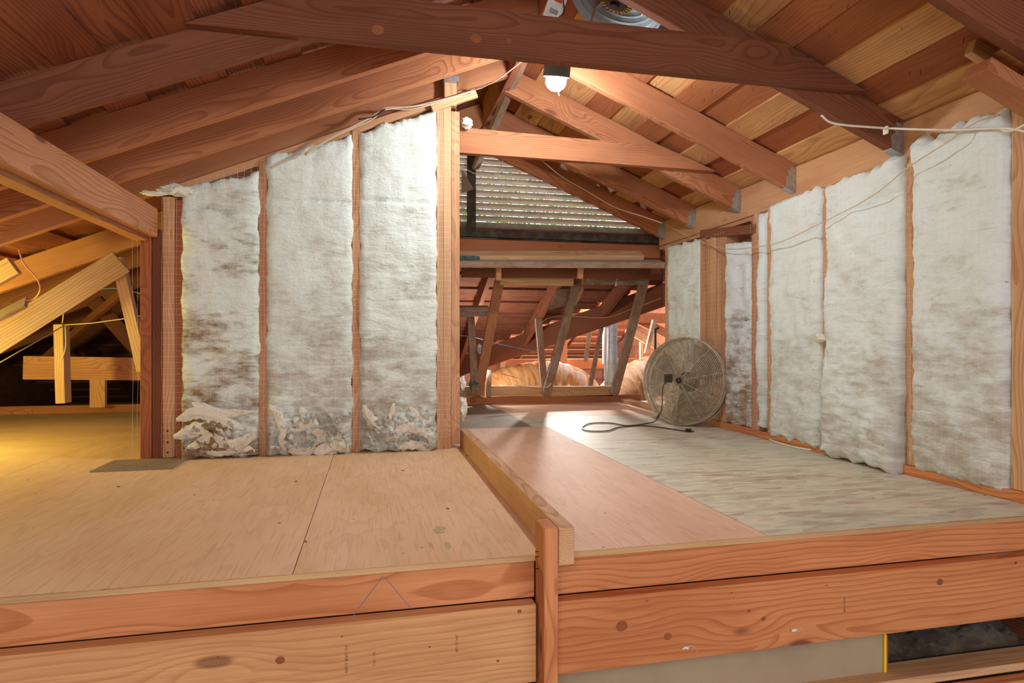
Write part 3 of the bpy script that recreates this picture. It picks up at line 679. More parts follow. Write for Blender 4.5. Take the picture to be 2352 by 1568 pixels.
def fold(parent, pts, r0, seed, flat=.30):
    P_ = catmull(pts, 16); n = 28; m = len(P_); V = []; G = []; Fc = []
    for i, p in enumerate(P_):
        t = (P_[min(i + 1, m - 1)] - P_[max(i - 1, 0)]).normalized(); a = Vector((0, -1, 0)); a = (a - t * a.dot(t)).normalized(); b = t.cross(a)
        e = math.sin(PI * (i + .6) / (m + .2)) ** .5
        for k in range(n):
            an = 2 * PI * k / n; q = noise.fractal(Vector((i * .07, math.cos(an) * 1.1 + seed, math.sin(an) * 1.1)), .8, 2, 4) * .55 + noise.fractal(Vector((i * .10, math.cos(an) * 5, math.sin(an) * 5 + seed)), .9, 2, 3) * .28
            rr = r0 * 1.45 * e * (1 + q); v = p + a * math.cos(an) * rr * flat + b * math.sin(an) * rr; V.append(v); G.append(Vector((v.x * 2 + seed, seed, v.z * .6 + .1)))
    for i in range(m - 1):
        for k in range(n): Fc.append((i * n + k, i * n + (k + 1) % n, (i + 1) * n + (k + 1) % n, (i + 1) * n + k))
    Fc += [tuple(range(n)), tuple((m - 1) * n + k for k in range(n))]
    mb = MB(); mb.add(V, Fc, G, .35); mb.smooth = True; return mb.build('torn_fold', M['fluff'], parent)
YF = YW - .036
for nm_, seqs in (('insulation_batt', [((405, 965), (450, 950), (500, 962), (560, 985), .020), ((398, 1003), (440, 990), (490, 985), (530, 996), .022), ((430, 1030), (480, 1012), (540, 1020), (588, 1000), .024),
                                      ((440, 925), (480, 940), (520, 950), (585, 945), .016), ((470, 1040), (520, 1036), (560, 1030), (585, 1036), .014)]),
                  ('insulation_batt.001', [((620, 965), (655, 985), (700, 975), (720, 950), .016), ((690, 935), (705, 960), (740, 1000), (768, 1030), .019), ((720, 1040), (750, 1030), (780, 1022), (800, 1036), .024),
                                          ((640, 1010), (670, 1030), (700, 1038), (730, 1030), .018), ((770, 960), (785, 985), (775, 1010), (795, 1020), .014), ((620, 930), (640, 955), (650, 990), (640, 1015), .013)]),
                  ('insulation_batt.002', [((835, 930), (850, 960), (880, 990), (900, 1020), .017), ((905, 925), (900, 955), (915, 980), (935, 990), .013), ((900, 1010), (925, 985), (960, 985), (985, 1005), .022),
                                          ((940, 935), (965, 960), (980, 985), (990, 1020), .014), ((915, 1028), (945, 1020), (975, 1026), (995, 1028), .018)])):
    for q_, sq in enumerate(seqs):
        fold(bpy.data.objects[nm_], [ony(u, v, YF - .006 * (q_ % 3)) for u, v in sq[:4]], sq[4] * .9, q_ * 3.7 + len(nm_))
# netting stapled over the studs
def netting(name, label, o, du, dn, w_, zt, dx, dz, seed):
    mb = MB(); r = random.Random(seed); o = Vector(o); du = Vector(du); dn = Vector(dn)
    def pt(s, z): return o + du * s + dn * (.004 + .004 * noise.noise(Vector((s * 5, z * 5, seed)))) + Vector((0, 0, z))
    z = .02
    while z < zt(0) or z < zt(w_):
        z += dz * r.uniform(.92, 1.08); pts = []
        s = 0
        while s <= w_:
            zz = z + .004 * noise.noise(Vector((s * 4, z * 3, seed)))
            if zz < zt(s): pts.append(pt(s, zz))
            s += .06
        if len(pts) > 1: tube(mb, pts, .00032, 3, 0)
    s = 0
    while s < w_:
        pts = [pt(s + .004 * noise.noise(Vector((z * 4, s * 9, seed))), z * zt(s)) for z in [k / 24 for k in range(25)]]
        tube(mb, pts, .00032, 3, 0); s += dx
    o = mb.build(name, M['net']); return tag(o, label, 'netting')
netting('insulation_netting', 'fine string netting stretched over the left wall', (-.90, YW - .034, .02), (1, 0, 0), (0, -1, 0), 1.30, lambda s: 1.16 + .37 * s, .028, .026, 1)
netting('insulation_netting', 'cut edge of netting hanging beside the corner post in yellow light', (-1.035, YW + .02, .0), (1, 0, 0), (0, -1, 0), .03, lambda s: .98, .02, .030, 4)

# ================================================================== RIGHT INSULATED WALL (face at x = 2.045)
XW = 2.045
tbox('plate', (XW - .012, 1.2, 0.0005), (XW + .08, 3.06, .036), 'fir_rim', 'floor plate under the right insulated wall', 'plate', None, .9, 1)
tbox('plate', (XW + .0, 3.062, 0.0005), (XW + .09, 3.74, .038), 'fir_rim', 'dusty floor plate right of the fan foot', 'plate', None, .7, 1)
tbox('plate', (XW + .03, 3.75, 0.0005), (XW + .115, 5.08, .026), 'stud', 'floor plate left of the fan near the back', 'plate', None, .4, 1)
def rstud(y0, y1, x0, z1, label, rv, mat='stud', z0=.037, dx=.089, name='stud'):
    return tbox(name, (x0, y0, z0), (x0 + dx, y1, z1), mat, label, 'stud', 'wall studs', rv, 2)
rstud(1.610, 1.660, XW - .004, 1.36, 'stud cut by the right frame edge', .15)
rstud(2.040, 2.080, XW, 1.22, 'stud with peeled-back insulation, nearest but one on the right wall', .3)
rstud(2.510, 2.547, XW, 1.22, 'partly buried stud in the middle of the right wall', .2)
rstud(2.935, 2.972, XW, 1.22, 'stud beside the narrow insulation strip on the right wall', .25)
rstud(3.045, 3.083, XW - .008, 1.22, 'double stud left of the narrow insulation strip', .5)
rstud(3.0835, 3.120, XW + .004, 1.20, 'reddish stud edge at the right side of the recess', .9)
for k, (rv, lab) in enumerate(((.7, 'nearest plank of the built-up post behind the fan'), (.3, 'second plank of the built-up post behind the fan'), (.15, 'middle plank of the built-up post behind the fan'),
                            (.55, 'fourth plank of the built-up post behind the fan'), (.75, 'farthest plank of the built-up post behind the fan'))):
    rstud(3.375 + k * .060, 3.375 + k * .060 + .0585, XW + .008 * (k % 2) , 1.165 + .012 * (k % 3), lab, rv, z0=.039, name='post')
rstud(4.120, 4.162, XW - .005, 1.21, 'end stud of the right wall beside the back opening', .1, z0=.03)
timber('plate', (XW + .02, 3.66, 1.205), (XW + .02, 3.06, 1.135), .06, .05, 'fir_dark', 'cobwebbed short plate above the recess right of the fan', 'plate', rv=.5)
def rbatt(y0, y1, h0, h1, lab, seed, **k):
    k['amp'] = k.get('amp', 1.0) * 1.5
    return batt('insulation_batt', (XW, y1, k.pop('z', .03)), (0, -1, 0), (-1, 0, 0), y1 - y0, h1, h0, 'batt_right', lab, seed, **k)
rbatt(1.662, 2.040, 1.262, 1.262, 'nearest right batt with a brown patch at mid height, at the right frame edge', 12, depth=.030, rv=.55, amp=1.1, top_rag=.03)
rbatt(2.082, 2.512, 1.235, 1.225, 'large right batt sagging onto the floor with a slumped lower corner', 13, depth=.034, rv=.45, amp=1.2, lean=.35, z=.012)
rbatt(2.549, 2.934, 1.215, 1.205, 'clean white right batt third from the frame edge', 14, depth=.024, rv=.25)
rbatt(2.974, 3.044, 1.150, 1.150, 'narrow strip of insulation between two right studs', 15, depth=.030, rv=.3, z=.06)
rbatt(3.122, 3.374, 1.03, 1.06, 'recessed batt right of the fan with a dark horizontal split', 16, depth=.008, rv=1.15, z=.04, seam=.60)
rbatt(3.680, 4.118, 1.14, 1.16, 'dusty batt between the end stud and the built-up post', 17, depth=.012, rv=.9)
fluff(onx(1885, 775, XW - .03), .026, 41, 'tuft bulging across a stud halfway up the right wall', sc=(.6, 1.6, .7))
netting('insulation_netting', 'fine string netting over the right wall', (XW - .044, 3.05, .05), (0, -1, 0), (-1, 0, 0), 1.44, lambda s: 1.16, .028, .026, 2)
netting('insulation_netting', 'string netting over the built-up post behind the fan', (XW - .012, 4.16, .05), (0, -1, 0), (-1, 0, 0), .80, lambda s: 1.13, .028, .026, 3)
# loose timber in the top right corner
a = ony(2243, 158, 1.53); d = Vector((1, 0, -P)).normalized()
timber('timber_offcut', a, a + d * .60, .085, .040, 'fir_rafter', 'short two-by-four with sawn end lying along the slope at the top right', 'timber', up=nr, rv=.3)
a = ony(2228, 108, 1.66)
timber('timber_offcut', a, a + d * .45, .030, .05, 'pine', 'small pale block tucked under the rafter at the top right', 'timber', up=nr, rv=.3)

for (u, v, l) in ((1832, 1453, 'white wisp of fibre stuck low on the right lower board, nearer the frame edge'), (1580, 1492, 'white wisp of fibre stuck on the lower board right of the post')):
    p = ony(u, v, 1.44); p.y = yface(p.x) - .003; fluff(p, .0055, u * .1, l, 'fibre_wisp', (1.6, .5, .7))
    mb = MB(); tube(mb, [p, p + Vector((.012, -.001, .004)), p + Vector((.024, -.001, -.002)), p + Vector((.030, -.001, -.014))], .0007, 5, 6, False, .0002); mb.build('strand', M['net'], bpy.context.collection.objects['fibre_wisp' if u > 1700 else 'fibre_wisp.001'])

# ================================================================== GABLE LOUVER
GY = 4.44
gv = empty('gable_vent', (RX, GY, 1.28)); tag(gv, 'triangular louvered vent in the gable with daylight between its slats', 'vent')
def loc(o, p=gv): return keep(o, p)
gz = 1.298; gh = zl(RX) + RT - gz - .02; hw = gh / P
def gx(z): return hw * (1 - (z - gz) / gh)
z = gz + .050; k = 0
while z < gz + gh - .03:
    x = gx(z); mb = MB(); beam(mb, (RX - x, GY + .03, z + .012), (RX + x, GY + .03, z + .012), .003, .0432, (0, -.62, .78), .0008, .5)
    loc(mb.build('slat', M['slat'], gv)); z += .0455; k += 1
mb = MB(); box(mb, (RX - .030, GY - .045, gz), (RX + .030, GY - .008, gz + gh), .003); o = loc(mb.build('centre_post', M['slat_frame'], gv)); o['label'] = 'dark upright at the middle of the vent'
for sgn in (-1, 1):
    mb = MB(); beam(mb, (RX + sgn * (hw + .02), GY + .02, gz), (RX, GY + .02, gz + gh + .01), .09, .03, (sgn * P, 0, 1), .001, .5); loc(mb.build('frame', M['slat_frame'], gv))
mb = MB(); box(mb, (RX - hw - .05, GY - .03, gz - .035), (RX + hw + .05, GY + .05, gz + .012), .001); loc(mb.build('frame', M['slat_frame'], gv))
mb = MB(); mb.add([(RX - hw, GY - .002, gz), (RX + hw, GY - .002, gz), (RX, GY - .002, gz + gh)], [(0, 1, 2)]); loc(mb.build('insect_screen', M['screen'], gv))
tbox('gable_beam', (-.9, GY - .035, 1.150), (2.12, GY + .03, 1.246), 'fir_rafter', 'reddish beam directly under the gable louver', 'beam', rv=.8)
# shrub and sky beyond the louver
rb = random.Random(9); mb = MB()
for i in range(5200):
    c = Vector((rb.gauss(2.2, 1.5), 8.6 + rb.random() * 1.2, 1.6 + rb.random() ** 1.6 * 1.5)); a = Vector((rb.gauss(0, 1), rb.gauss(0, 1), rb.gauss(0, 1))).normalized(); b = a.orthogonal().normalized(); s = .05
    mb.add([c - a * s, c + b * s * .5, c + a * s, c - b * s * .5], [(0, 1, 2, 3)], None, rb.random())
tag(mb.build('shrub_foliage', M['leaf']), 'green foliage outside glimpsed through the louver slits', 'shrub', None, 'stuff')

# ------------------------------------------------------------------ shelf boards and web members behind the opening
tu = (0, -.52, .86)
def T(name, a, b, wd, ht, mat, lab, cat, up=(0, 0, 1), rv=.5, grp=None): return timber(name, a, b, wd, ht, mat, lab, cat, up, grp, rv)
A0 = ony(1010, 588, 4.26); A1 = ony(1474, 587, 4.26)
T('board', A0, A1, .089, .040, 'pine', 'loose golden board with dusty top lying below the gable louver', 'board', tu, .6)
mb = MB(); p = ony(1092, 592, 4.205); box(mb, (p.x - .13, 4.203, p.z - .012), (p.x + .03, 4.2045, p.z + .012), .0002)
mb.build('lumber_stamp', M['sealant'], bpy.data.objects['board.001'] if 'board.001' in bpy.data.objects else None)
B0 = ony(1010, 604, 4.22); B1 = ony(1520, 606, 4.17)
T('board', B0, B1, .11, .042, 'grey_wood', 'long dusty reddish board under the loose golden one', 'board', (0, -.30, .95), .2)
T('board', ony(1060, 622, 4.48), ony(1520, 628, 4.48), .04, .09, 'fir_dark', 'dark board in shadow beneath the dusty shelf boards', 'board', rv=.9)
for (u, v0, v1, l) in ((1146, 608, 644, 'left short block hanging under the dusty shelf board'), (1334, 612, 640, 'right short block hanging under the dusty shelf board')):
    a = ony(u, v0, 4.25); b = ony(u - 2, v1, 4.25); T('block', b, a, .036, .036, 'fir', l, 'block', (0, 1, 0), .6)
T('chord', ony(1148, 642, 4.6), ony(1316, 644, 4.6), .038, .080, 'pine', 'golden horizontal chord between two leaning webs', 'timber', (0, -.25, .95), .5)
T('chord', ony(1338, 642, 4.6), ony(1482, 643, 4.6), .038, .074, 'grey_wood', 'dark dusty chord with spattered white marks on the right', 'timber', (0, -.25, .95), 1.0)
a = ony(1410, 650, 4.875); mb = MB()
for (u, v, s) in ((1418, 640, .008), (1415, 652, .012), (1428, 650, .004), (1350, 642, .004), (1440, 652, .003), (1362, 651, .003)):
    p = ony(u, v, 4.56); mb.add([p + Vector((-s, 0, -s * 1.6)), p + Vector((s * .8, 0, -s)), p + Vector((s * .3, 0, s * 2)), p + Vector((-s * .5, 0, s))], [(0, 1, 2, 3)])
mb.build('white_spatter', M['dirty_white'], bpy.data.objects['chord.001'])
mb = MB(); q_ = [ony(1262, 712, 5.02), ony(1300, 700, 5.02), ony(1316, 662, 5.02), ony(1278, 664, 5.02)]; mb.add(q_ + [p + Vector((0, .012, 0)) for p in q_], [(0, 1, 2, 3), (4, 5, 6, 7), (0, 1, 5, 4), (1, 2, 6, 5), (2, 3, 7, 6), (3, 0, 4, 7)])
tag(mb.build('gusset', M['grey_wood']), 'grey plywood gusset behind the middle leaning web', 'gusset')
def web(u0, v0, y0, u1, v1, y1, lab, mat='grey_wood', wd=.080, ht=.038, rv=.5, up=(0, 1, 0)): return T('brace', ony(u0, v0, y0), ony(u1, v1, y1), wd, ht, mat, lab, 'brace', up, rv)
web(1147, 645, 4.85, 1098, 905, 5.09, 'leftmost leaning web of the back opening', 'fir', .075, rv=.9)
web(1322, 655, 4.95, 1254, 906, 5.09, 'middle leaning web rising to the golden chord', 'grey_wood', .070, rv=.2)
web(1338, 660, 5.0, 1318, 700, 5.0, 'short pale cleat beside the middle web', 'pine', .03, rv=.2)
web(1484, 630, 4.95, 1410, 905, 5.09, 'rightmost leaning web standing before the flue pipe', 'grey_wood', .075, rv=.1)
web(1236, 730, 5.08, 1250, 888, 5.12, 'short upright web leaning left beside the middle web', 'grey_wood', .055, rv=.4)
web(1081, 722, 5.0, 1091, 905, 5.0, 'dusty upright post left of the leftmost web', 'grey_wood', .055, rv=.6)
web(1384, 740, 5.6, 1352, 905, 5.6, 'thin far stick in front of the duct', 'grey_wood', .035, rv=.7)
web(1358, 735, 5.9, 1345, 830, 5.9, 'pale far stick behind the thin one', 'grey_wood', .035, rv=.1)
T('block', ony(1050, 714, 4.85), ony(1122, 714, 4.85), .06, .075, 'grey_wood', 'lint-covered horizontal block at the left of the back opening', 'block', (0, -.3, .95), .1)
T('chord', ony(1125, 898, 5.13), ony(1408, 898, 5.13), .036, .084, 'pine', 'pale bottom chord standing on the back curb', 'timber', rv=.9)
T('chord', ony(1040, 898, 5.14), ony(1108, 900, 5.14), .036, .084, 'grey_wood', 'grey end piece of the bottom chord at the left', 'timber', rv=.4)
T('block', ony(1108, 868, 5.10), ony(1108, 911, 5.10), .038, .036, 'pine', 'short pale block standing at the left of the bottom chord', 'block', (0, 1, 0), .3)
T('block', ony(1123, 850, 5.12), ony(1122, 911, 5.12), .038, .036, 'grey_wood', 'taller grey block next to the short pale block', 'block', (0, 1, 0), .5)
tbox('curb', (-2.75, 5.112, .0005), (2.28, 5.150, .060), 'fir_rafter', 'curb board closing the far edge of the deck', 'curb', axis=0, rv=.7)
# gusset of brown card hanging at the left of the louver
mb = MB(); q = [ony(1060, 388, 4.0), ony(1060, 444, 4.0), ony(1088, 434, 4.03), ony(1066, 395, 4.01)]; mb.add(q + [p + Vector((0, .002, 0)) for p in q], [(0, 1, 2, 3), (4, 5, 6, 7), (0, 1, 5, 4), (1, 2, 6, 5), (2, 3, 7, 6), (3, 0, 4, 7)])
tag(mb.build('card_scrap', M['drywall']), 'tan scrap of card beside the dark upright of the louver', 'card')
# green-grey cloth bundle with clamp lamp behind it
lampb = empty('clamp_lamp', ony(1096, 880, 5.0)); tag(lampb, 'work lamp clamped low on the leftmost web, glowing behind a dark shade', 'lamp')
fluff(ony(1088, 882, 5.0) - lampb.location, .042, 71, '', 'shade', (.9, .6, 1.0), 'sealant', parent=lampb)
fluff(ony(1102, 800, 5.0) - lampb.location, .03, 73, '', 'clamp', (.6, .4, 1.3), 'galv', parent=lampb)
mb = MB(); c = ony(1112, 852, 5.10) - lampb.location; lathe(mb, [(0, -.028), (.018, -.024), (.030, -.010), (.032, .006), (.024, .022), (.012, .034), (0, .036)], Matrix.Translation(c), 20); mb.smooth = True; mb.build('bulb', M['bulb_small'], lampb)
mb = MB(); tube(mb, [ony(1062, 864, 4.95) - lampb.location, ony(1080, 857, 4.97) - lampb.location], .003, 6, 0); tube(mb, [ony(1066, 882, 4.95) - lampb.location, ony(1078, 874, 4.97) - lampb.location], .003, 6, 0); mb.build('wire_guard', M['cable_white'], lampb)
# back roof rafters, valley
BR = ['rafter of the back roof nearest the end studs', 'rafter of the back roof behind the middle web', 'rafter of the back roof behind the rightmost web', 'rafter of the back roof hidden at the right']
for x, l in zip((.90, 1.50, 2.10, .34, -.28), BR + ['back roof rafter hidden behind the left wall']):
    ye = min(8.0, 6.75 - (x - .97) / .959)
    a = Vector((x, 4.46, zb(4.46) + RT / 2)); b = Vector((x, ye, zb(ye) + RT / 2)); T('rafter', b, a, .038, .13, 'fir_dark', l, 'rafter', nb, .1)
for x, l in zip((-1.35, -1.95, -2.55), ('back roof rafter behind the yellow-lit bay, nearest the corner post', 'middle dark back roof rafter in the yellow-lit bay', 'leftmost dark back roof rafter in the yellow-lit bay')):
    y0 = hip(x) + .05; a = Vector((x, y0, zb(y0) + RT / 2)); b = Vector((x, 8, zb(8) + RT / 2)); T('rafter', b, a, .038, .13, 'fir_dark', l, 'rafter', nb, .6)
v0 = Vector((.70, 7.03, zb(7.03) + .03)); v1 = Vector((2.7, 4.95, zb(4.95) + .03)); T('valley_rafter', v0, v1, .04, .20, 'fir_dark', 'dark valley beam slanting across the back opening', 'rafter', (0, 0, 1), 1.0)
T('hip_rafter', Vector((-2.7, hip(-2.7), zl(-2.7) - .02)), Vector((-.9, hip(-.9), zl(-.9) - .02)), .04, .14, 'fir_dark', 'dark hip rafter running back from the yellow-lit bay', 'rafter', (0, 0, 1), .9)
# far wing beyond the valley, lit by its own bulb
def zf(y): return 1.50 - P * (y - 7.3)
mb = MB(); y = 7.3; k = 0
while y < 10.6:
    c = zf(y); beam(mb, Vector((-.4, y, c)) + nb * (.02 * (k % 2)), Vector((3.9, y, c)) + nb * (.02 * (k % 2)), .16, .019, nb, .001); y += .125; k += 1
struct(mb.build('ceiling_far', M['boards_left']))
for i, x in enumerate((1.15, 1.75, 2.35, 2.95)):
    T('rafter', (x, 7.3, zf(7.3) - .07), (x, 10.4, zf(10.4) - .07), .038, .13, 'fir_rafter', ['far wing rafter left of the pale post', 'far wing rafter above the duct', 'far wing rafter left of the flue pipe', 'far wing rafter right of the flue pipe'][i], 'rafter', nb, .3)
T('beam', (.6, 7.0, .80), (3.9, 7.0, .80), .04, .12, 'fir_rafter', 'reddish beam crossing behind the flue pipe', 'beam', rv=.8)
T('beam', (.4, 7.3, .25), (3.2, 7.3, .25), .04, .12, 'fir_rafter', 'orange plate running behind the duct', 'beam', rv=.5)
T('post', ony(1391, 745, 7.2), ony(1391, 835, 7.2), .07, .038, 'pine', 'pale far post left of the flue pipe', 'post', (0, 1, 0), .1)
T('post', ony(1292, 775, 7.2), ony(1292, 835, 7.2), .11, .038, 'fir', 'wide orange far post behind the webs', 'post', (0, 1, 0), .6)
T('post', ony(1154, 800, 7.24), ony(1154, 842, 7.24) + Vector((0, 0, -.12)), .06, .038, 'pine', 'small pale far post at the left', 'post', (0, 1, 0), .2)
T('post', ony(1473, 785, 7.4), ony(1473, 830, 7.4), .04, .038, 'pine', 'small pale far post right of the flue pipe', 'post', (0, 1, 0), .1)
T('rafter', ony(1440, 755, 7.1), ony(1540, 812, 7.1), .04, .09, 'pine', 'pale far rafter sloping down behind the fan', 'rafter', (.5, 0, 1), .1)
T('rafter', ony(1440, 722, 7.05), ony(1560, 780, 7.05), .04, .10, 'fir_rafter', 'orange far rafter above the pale sloping one', 'rafter', (.5, 0, 1), .5)
web(1503, 735, 6.4, 1484, 812, 6.4, 'thin dark stick above the duct beside the fan', 'grey_wood', .045, rv=.5)
# flexible duct
def duct(name, pts, r, lab):
    P_ = catmull(pts, 14); n = 40; V = []; G = []; Fc = []; L = 0; m = len(P_)
    for i, p in enumerate(P_):
        t = (P_[min(i + 1, m - 1)] - P_[max(i - 1, 0)]).normalized(); a = Vector((0, 0, 1)); a = (a - t * a.dot(t)).normalized(); b = t.cross(a)
        if i: L += (P_[i] - P_[i - 1]).length
        for k in range(n):
            an = 2 * PI * k / n; q = noise.noise(Vector((L * 26, math.cos(an) * 1.2, math.sin(an) * 1.2))) * .010 + .006 * math.sin(L * 75 + .8 * noise.noise(Vector((L * 5, an, 0))))
            e = 1 if .06 < i / m < .94 else .85
            rr = r * e + q; V.append(p + a * math.cos(an) * rr * .86 + b * math.sin(an) * rr); G.append(Vector((L * 1.0, an * r, 0)))
    for i in range(m - 1):
        for k in range(n): Fc.append((i * n + k, i * n + (k + 1) % n, (i + 1) * n + (k + 1) % n, (i + 1) * n + k))
    Fc.append(tuple(range(n))); Fc.append(tuple((m - 1) * n + k for k in range(n)))
    mb = MB(); mb.add(V, Fc, G, .5); mb.smooth = True; return tag(mb.build(name, M['duct']), lab, 'duct')
duct('flexible_duct', [(1.05, 5.95, -.10), (1.25, 6.0, .03), (1.62, 6.05, .09), (1.90, 6.05, .05), (2.04, 6.1, -.06), (2.12, 6.15, -.18)], .27, 'shiny amber insulated duct humping across behind the bottom chord')
duct('flexible_duct', [(2.36, 6.12, -.22), (2.50, 6.10, -.02), (2.72, 6.08, .12), (3.05, 6.05, .19), (3.6, 6.1, .22)], .25, 'second shiny amber duct rising right behind the fan')
fp = empty('flue_pipe', (2.23, 5.70, -.46)); tag(fp, 'vertical galvanised flue pipe behind the rightmost web', 'pipe')
mb = MB(); lathe(mb, [(.064, 0), (.064, 1.40)], Matrix.Identity(4), 40); mb.smooth = True; mb.build('pipe', M['galv_bright'], fp)
mb = MB(); lathe(mb, [(.0645, .58), (.0665, .582), (.0665, .595), (.0645, .597)], Matrix.Identity(4), 40); mb.build('seam_ring', M['galv'], fp)
mb = MB(); tube(mb, [ony(1513, 752, 5.3), ony(1506, 756, 5.3), ony(1505, 766, 5.3), ony(1505, 830, 5.3)], .011, 10, 4)
tag(mb.build('pipe_elbow', M['black']), 'thin dark pipe with an elbow above the fan', 'pipe')
# ================================================================== CEILING BULB
lp = empty('ceiling_bulb', (.752, 2.50, 1.742)); tag(lp, 'bare bulb in a grey cylindrical holder hanging near the ridge', 'lamp')
mt = Matrix.Translation((0, 0, 0)) @ Matrix.Rotation(.35, 4, Vector((1, 0, 0)))
mb = MB(); lathe(mb, [(0, .05), (.030, .05), (.052, .02), (.056, -.04), (.056, -.118), (.053, -.120), (.051, -.113), (.050, -.02), (0, .0)], mt, 36); mb.smooth = True; mb.build('holder', M['holder'], lp)
mb = MB(); lathe(mb, [(0, -.176), (.018, -.173), (.034, -.162), (.043, -.144), (.042, -.124), (.032, -.098), (.02, -.075), (0, -.06)], mt, 28); mb.smooth = True; mb.build('bulb', M['bulb'], lp)
mb = MB(); tube(mb, [mt @ Vector((0, 0, .04)), (.0, .03, .10), (-.02, .04, .13)], .006, 8, 4); mb.build('stem', M['galv'], lp)
mb = MB(); tube(mb, [(.018, .06, -.148), (.020, .06, -.162), (.014, .06, -.17), (.018, .06, -.18)], .0012, 5, 4); mb.build('pull_string', M['cable_white'], lp)
# ================================================================== ROOF VENT FAN
c = Vector((.955, 2.335, zr(.955) + .185)); q = nr.to_track_quat('Z', 'Y').to_matrix().to_4x4()
vf = empty('roof_vent_fan', c); tag(vf, 'round galvanised attic exhaust fan set between the right rafters', 'fan')
mb = MB(); pr_ = [(.186, -.065), (.180, -.068), (.178, -.060)]; r = .178; h = -.06
for k in range(7): pr_ += [(r, h), (r - .004, h + .012), (r - .013, h + .014)]; r -= .013; h += .020
pr_ += [(r, h), (.03, h + .02), (0, h + .02)]
lathe(mb, pr_, q, 64); mb.build('housing', M['galv_vent'], vf)
mb = MB(); lathe(mb, [(.10, .010), (.30, .010), (.30, .012), (.10, .012)], q, 48); mb.build('flashing', M['galv_vent'], vf)
mb = MB(); lathe(mb, [(0, -.075), (.016, -.074), (.020, -.062), (.046, -.058), (.052, -.045), (.052, .02), (0, .02)], q, 32); mb.build('motor', M['motor'], vf)
mo = vf.children[-1]
for k in range(24):
    a = 2 * PI * k / 24; m4 = q @ Matrix.Rotation(a, 4, 'Z'); mb = MB(); V = [m4 @ Vector(p) for p in ((.048, -.003, -.052), (.070, -.005, -.050), (.072, -.005, -.020), (.048, -.003, -.02), (.048, .003, -.052), (.070, .005, -.050), (.072, .005, -.020), (.048, .003, -.02))]
    mb.add(V, [(0, 1, 2, 3), (4, 5, 6, 7), (0, 1, 5, 4), (1, 2, 6, 5), (2, 3, 7, 6), (3, 0, 4, 7)]); mb.build('cooling_fin', M['brass'], mo)
for k in range(3):
    a = 2 * PI * k / 3 + .3; mb = MB(); beam(mb, q @ Vector((.05 * math.cos(a), .05 * math.sin(a), .0)), q @ Vector((.155 * math.cos(a), .155 * math.sin(a), -.02)), .018, .003, (0, 0, 1), .0005); mb.build('bracket', M['galv'], vf)
mb = MB(); box(mb, (.055, -.105, -.13), (.10, -.070, -.095), .002); o = mb.build('control_box', M['galv'], vf)
mb = MB(); box(mb, (.062, -.1065, -.122), (.093, -.1052, -.102), .0002); mb.build('paper_label', M['dirty_white'], o)
mb = MB(); pts = catmull([(.09, -.06, -.09), (.13, -.04, -.07), (.145, -.06, -.11), (.15, -.09, -.16)], 10)
for i in range(len(pts) - 1):
    for f in (.25, .75): 
        p = pts[i].lerp(pts[i + 1], f); d = (pts[i + 1] - pts[i]).normalized(); lathe(mb, [(.0055, -.0012), (.0078, 0), (.0055, .0012)], Matrix.Translation(p) @ d.to_track_quat('Z', 'Y').to_matrix().to_4x4(), 10)
tube(mb, pts, .0058, 8, 0); mb.build('metal_conduit', M['galv'], vf)
mb = MB(); mb.smooth = False; pts = catmull([ony(1516, 162, 2.4), ony(1530, 168, 2.4), ony(1548, 171, 2.4), ony(1568, 169, 2.4), ony(1582, 166, 2.42)], 8)
for i in range(len(pts) - 1):
    d = (pts[i + 1] - pts[i]).normalized(); lathe(mb, [(.0050, -.0016), (.0078, 0), (.0050, .0016)], Matrix.Translation(pts[i]) @ d.to_track_quat('Z', 'Y').to_matrix().to_4x4(), 10)
tube(mb, pts, .0055, 8, 0)
o = tag(mb.build('armoured_cable', M['galv']), 'short loop of armoured cable under the long dark collar tie', 'cable')
mb = MB(); tube(mb, [pts[-1], pts[-1] + Vector((.016, 0, .002))], .006, 8, 0); mb.build('red_bushing', M['red'], o)
# white junction plate near the ridge
jp = empty('outlet_strip', ony(1272, 22, 2.30)); tag(jp, 'dusty white metal outlet strip fixed beside the ridge above the bulb', 'outlet strip')
ax = (ony(1285, -20, 2.3) - ony(1262, 46, 2.3)).normalized(); sd_ = ax.cross(Vector((0, 1, 0))).normalized(); nn = ax.cross(sd_)
def jl(a, b, h=0): return sd_ * a + ax * b + Vector((0, -1, 0)) * h
def jbox(mb, a0, a1, b0, b1, h0, h1): beam(mb, jl((a0 + a1) / 2, b0, (h0 + h1) / 2), jl((a0 + a1) / 2, b1, (h0 + h1) / 2), abs(a1 - a0), abs(h1 - h0), (0, -1, 0), .002)
mb = MB(); jbox(mb, -.034, .034, -.10, .16, 0, .02); mb.build('casing', M['dirty_white'], jp)
for b0 in (-.06, -.02): mb = MB(); jbox(mb, -.016, .016, b0 - .009, b0 + .009, .0205, .0225); mb.build('outlet', M['galv'], jp)
mb = MB(); jbox(mb, -.017, .017, .020, .038, .0205, .030); mb.build('switch', M['red'], jp)
mb = MB(); lathe(mb, [(.018, 0), (.018, .006), (.014, .012), (0, .014)], Matrix.Translation(jl(0, .062, .02)) @ Matrix.Rotation(PI / 2, 4, 'X'), 24); mb.build('round_cover', M['dirty_white'], jp)
mb = MB(); tube(mb, [jl(-.02, .03, .03), jl(-.034, -.02, .04), jl(-.01, -.07, .035), jl(.0, -.12, .02)], .0028, 8); mb.build('cord', M['black'], jp)
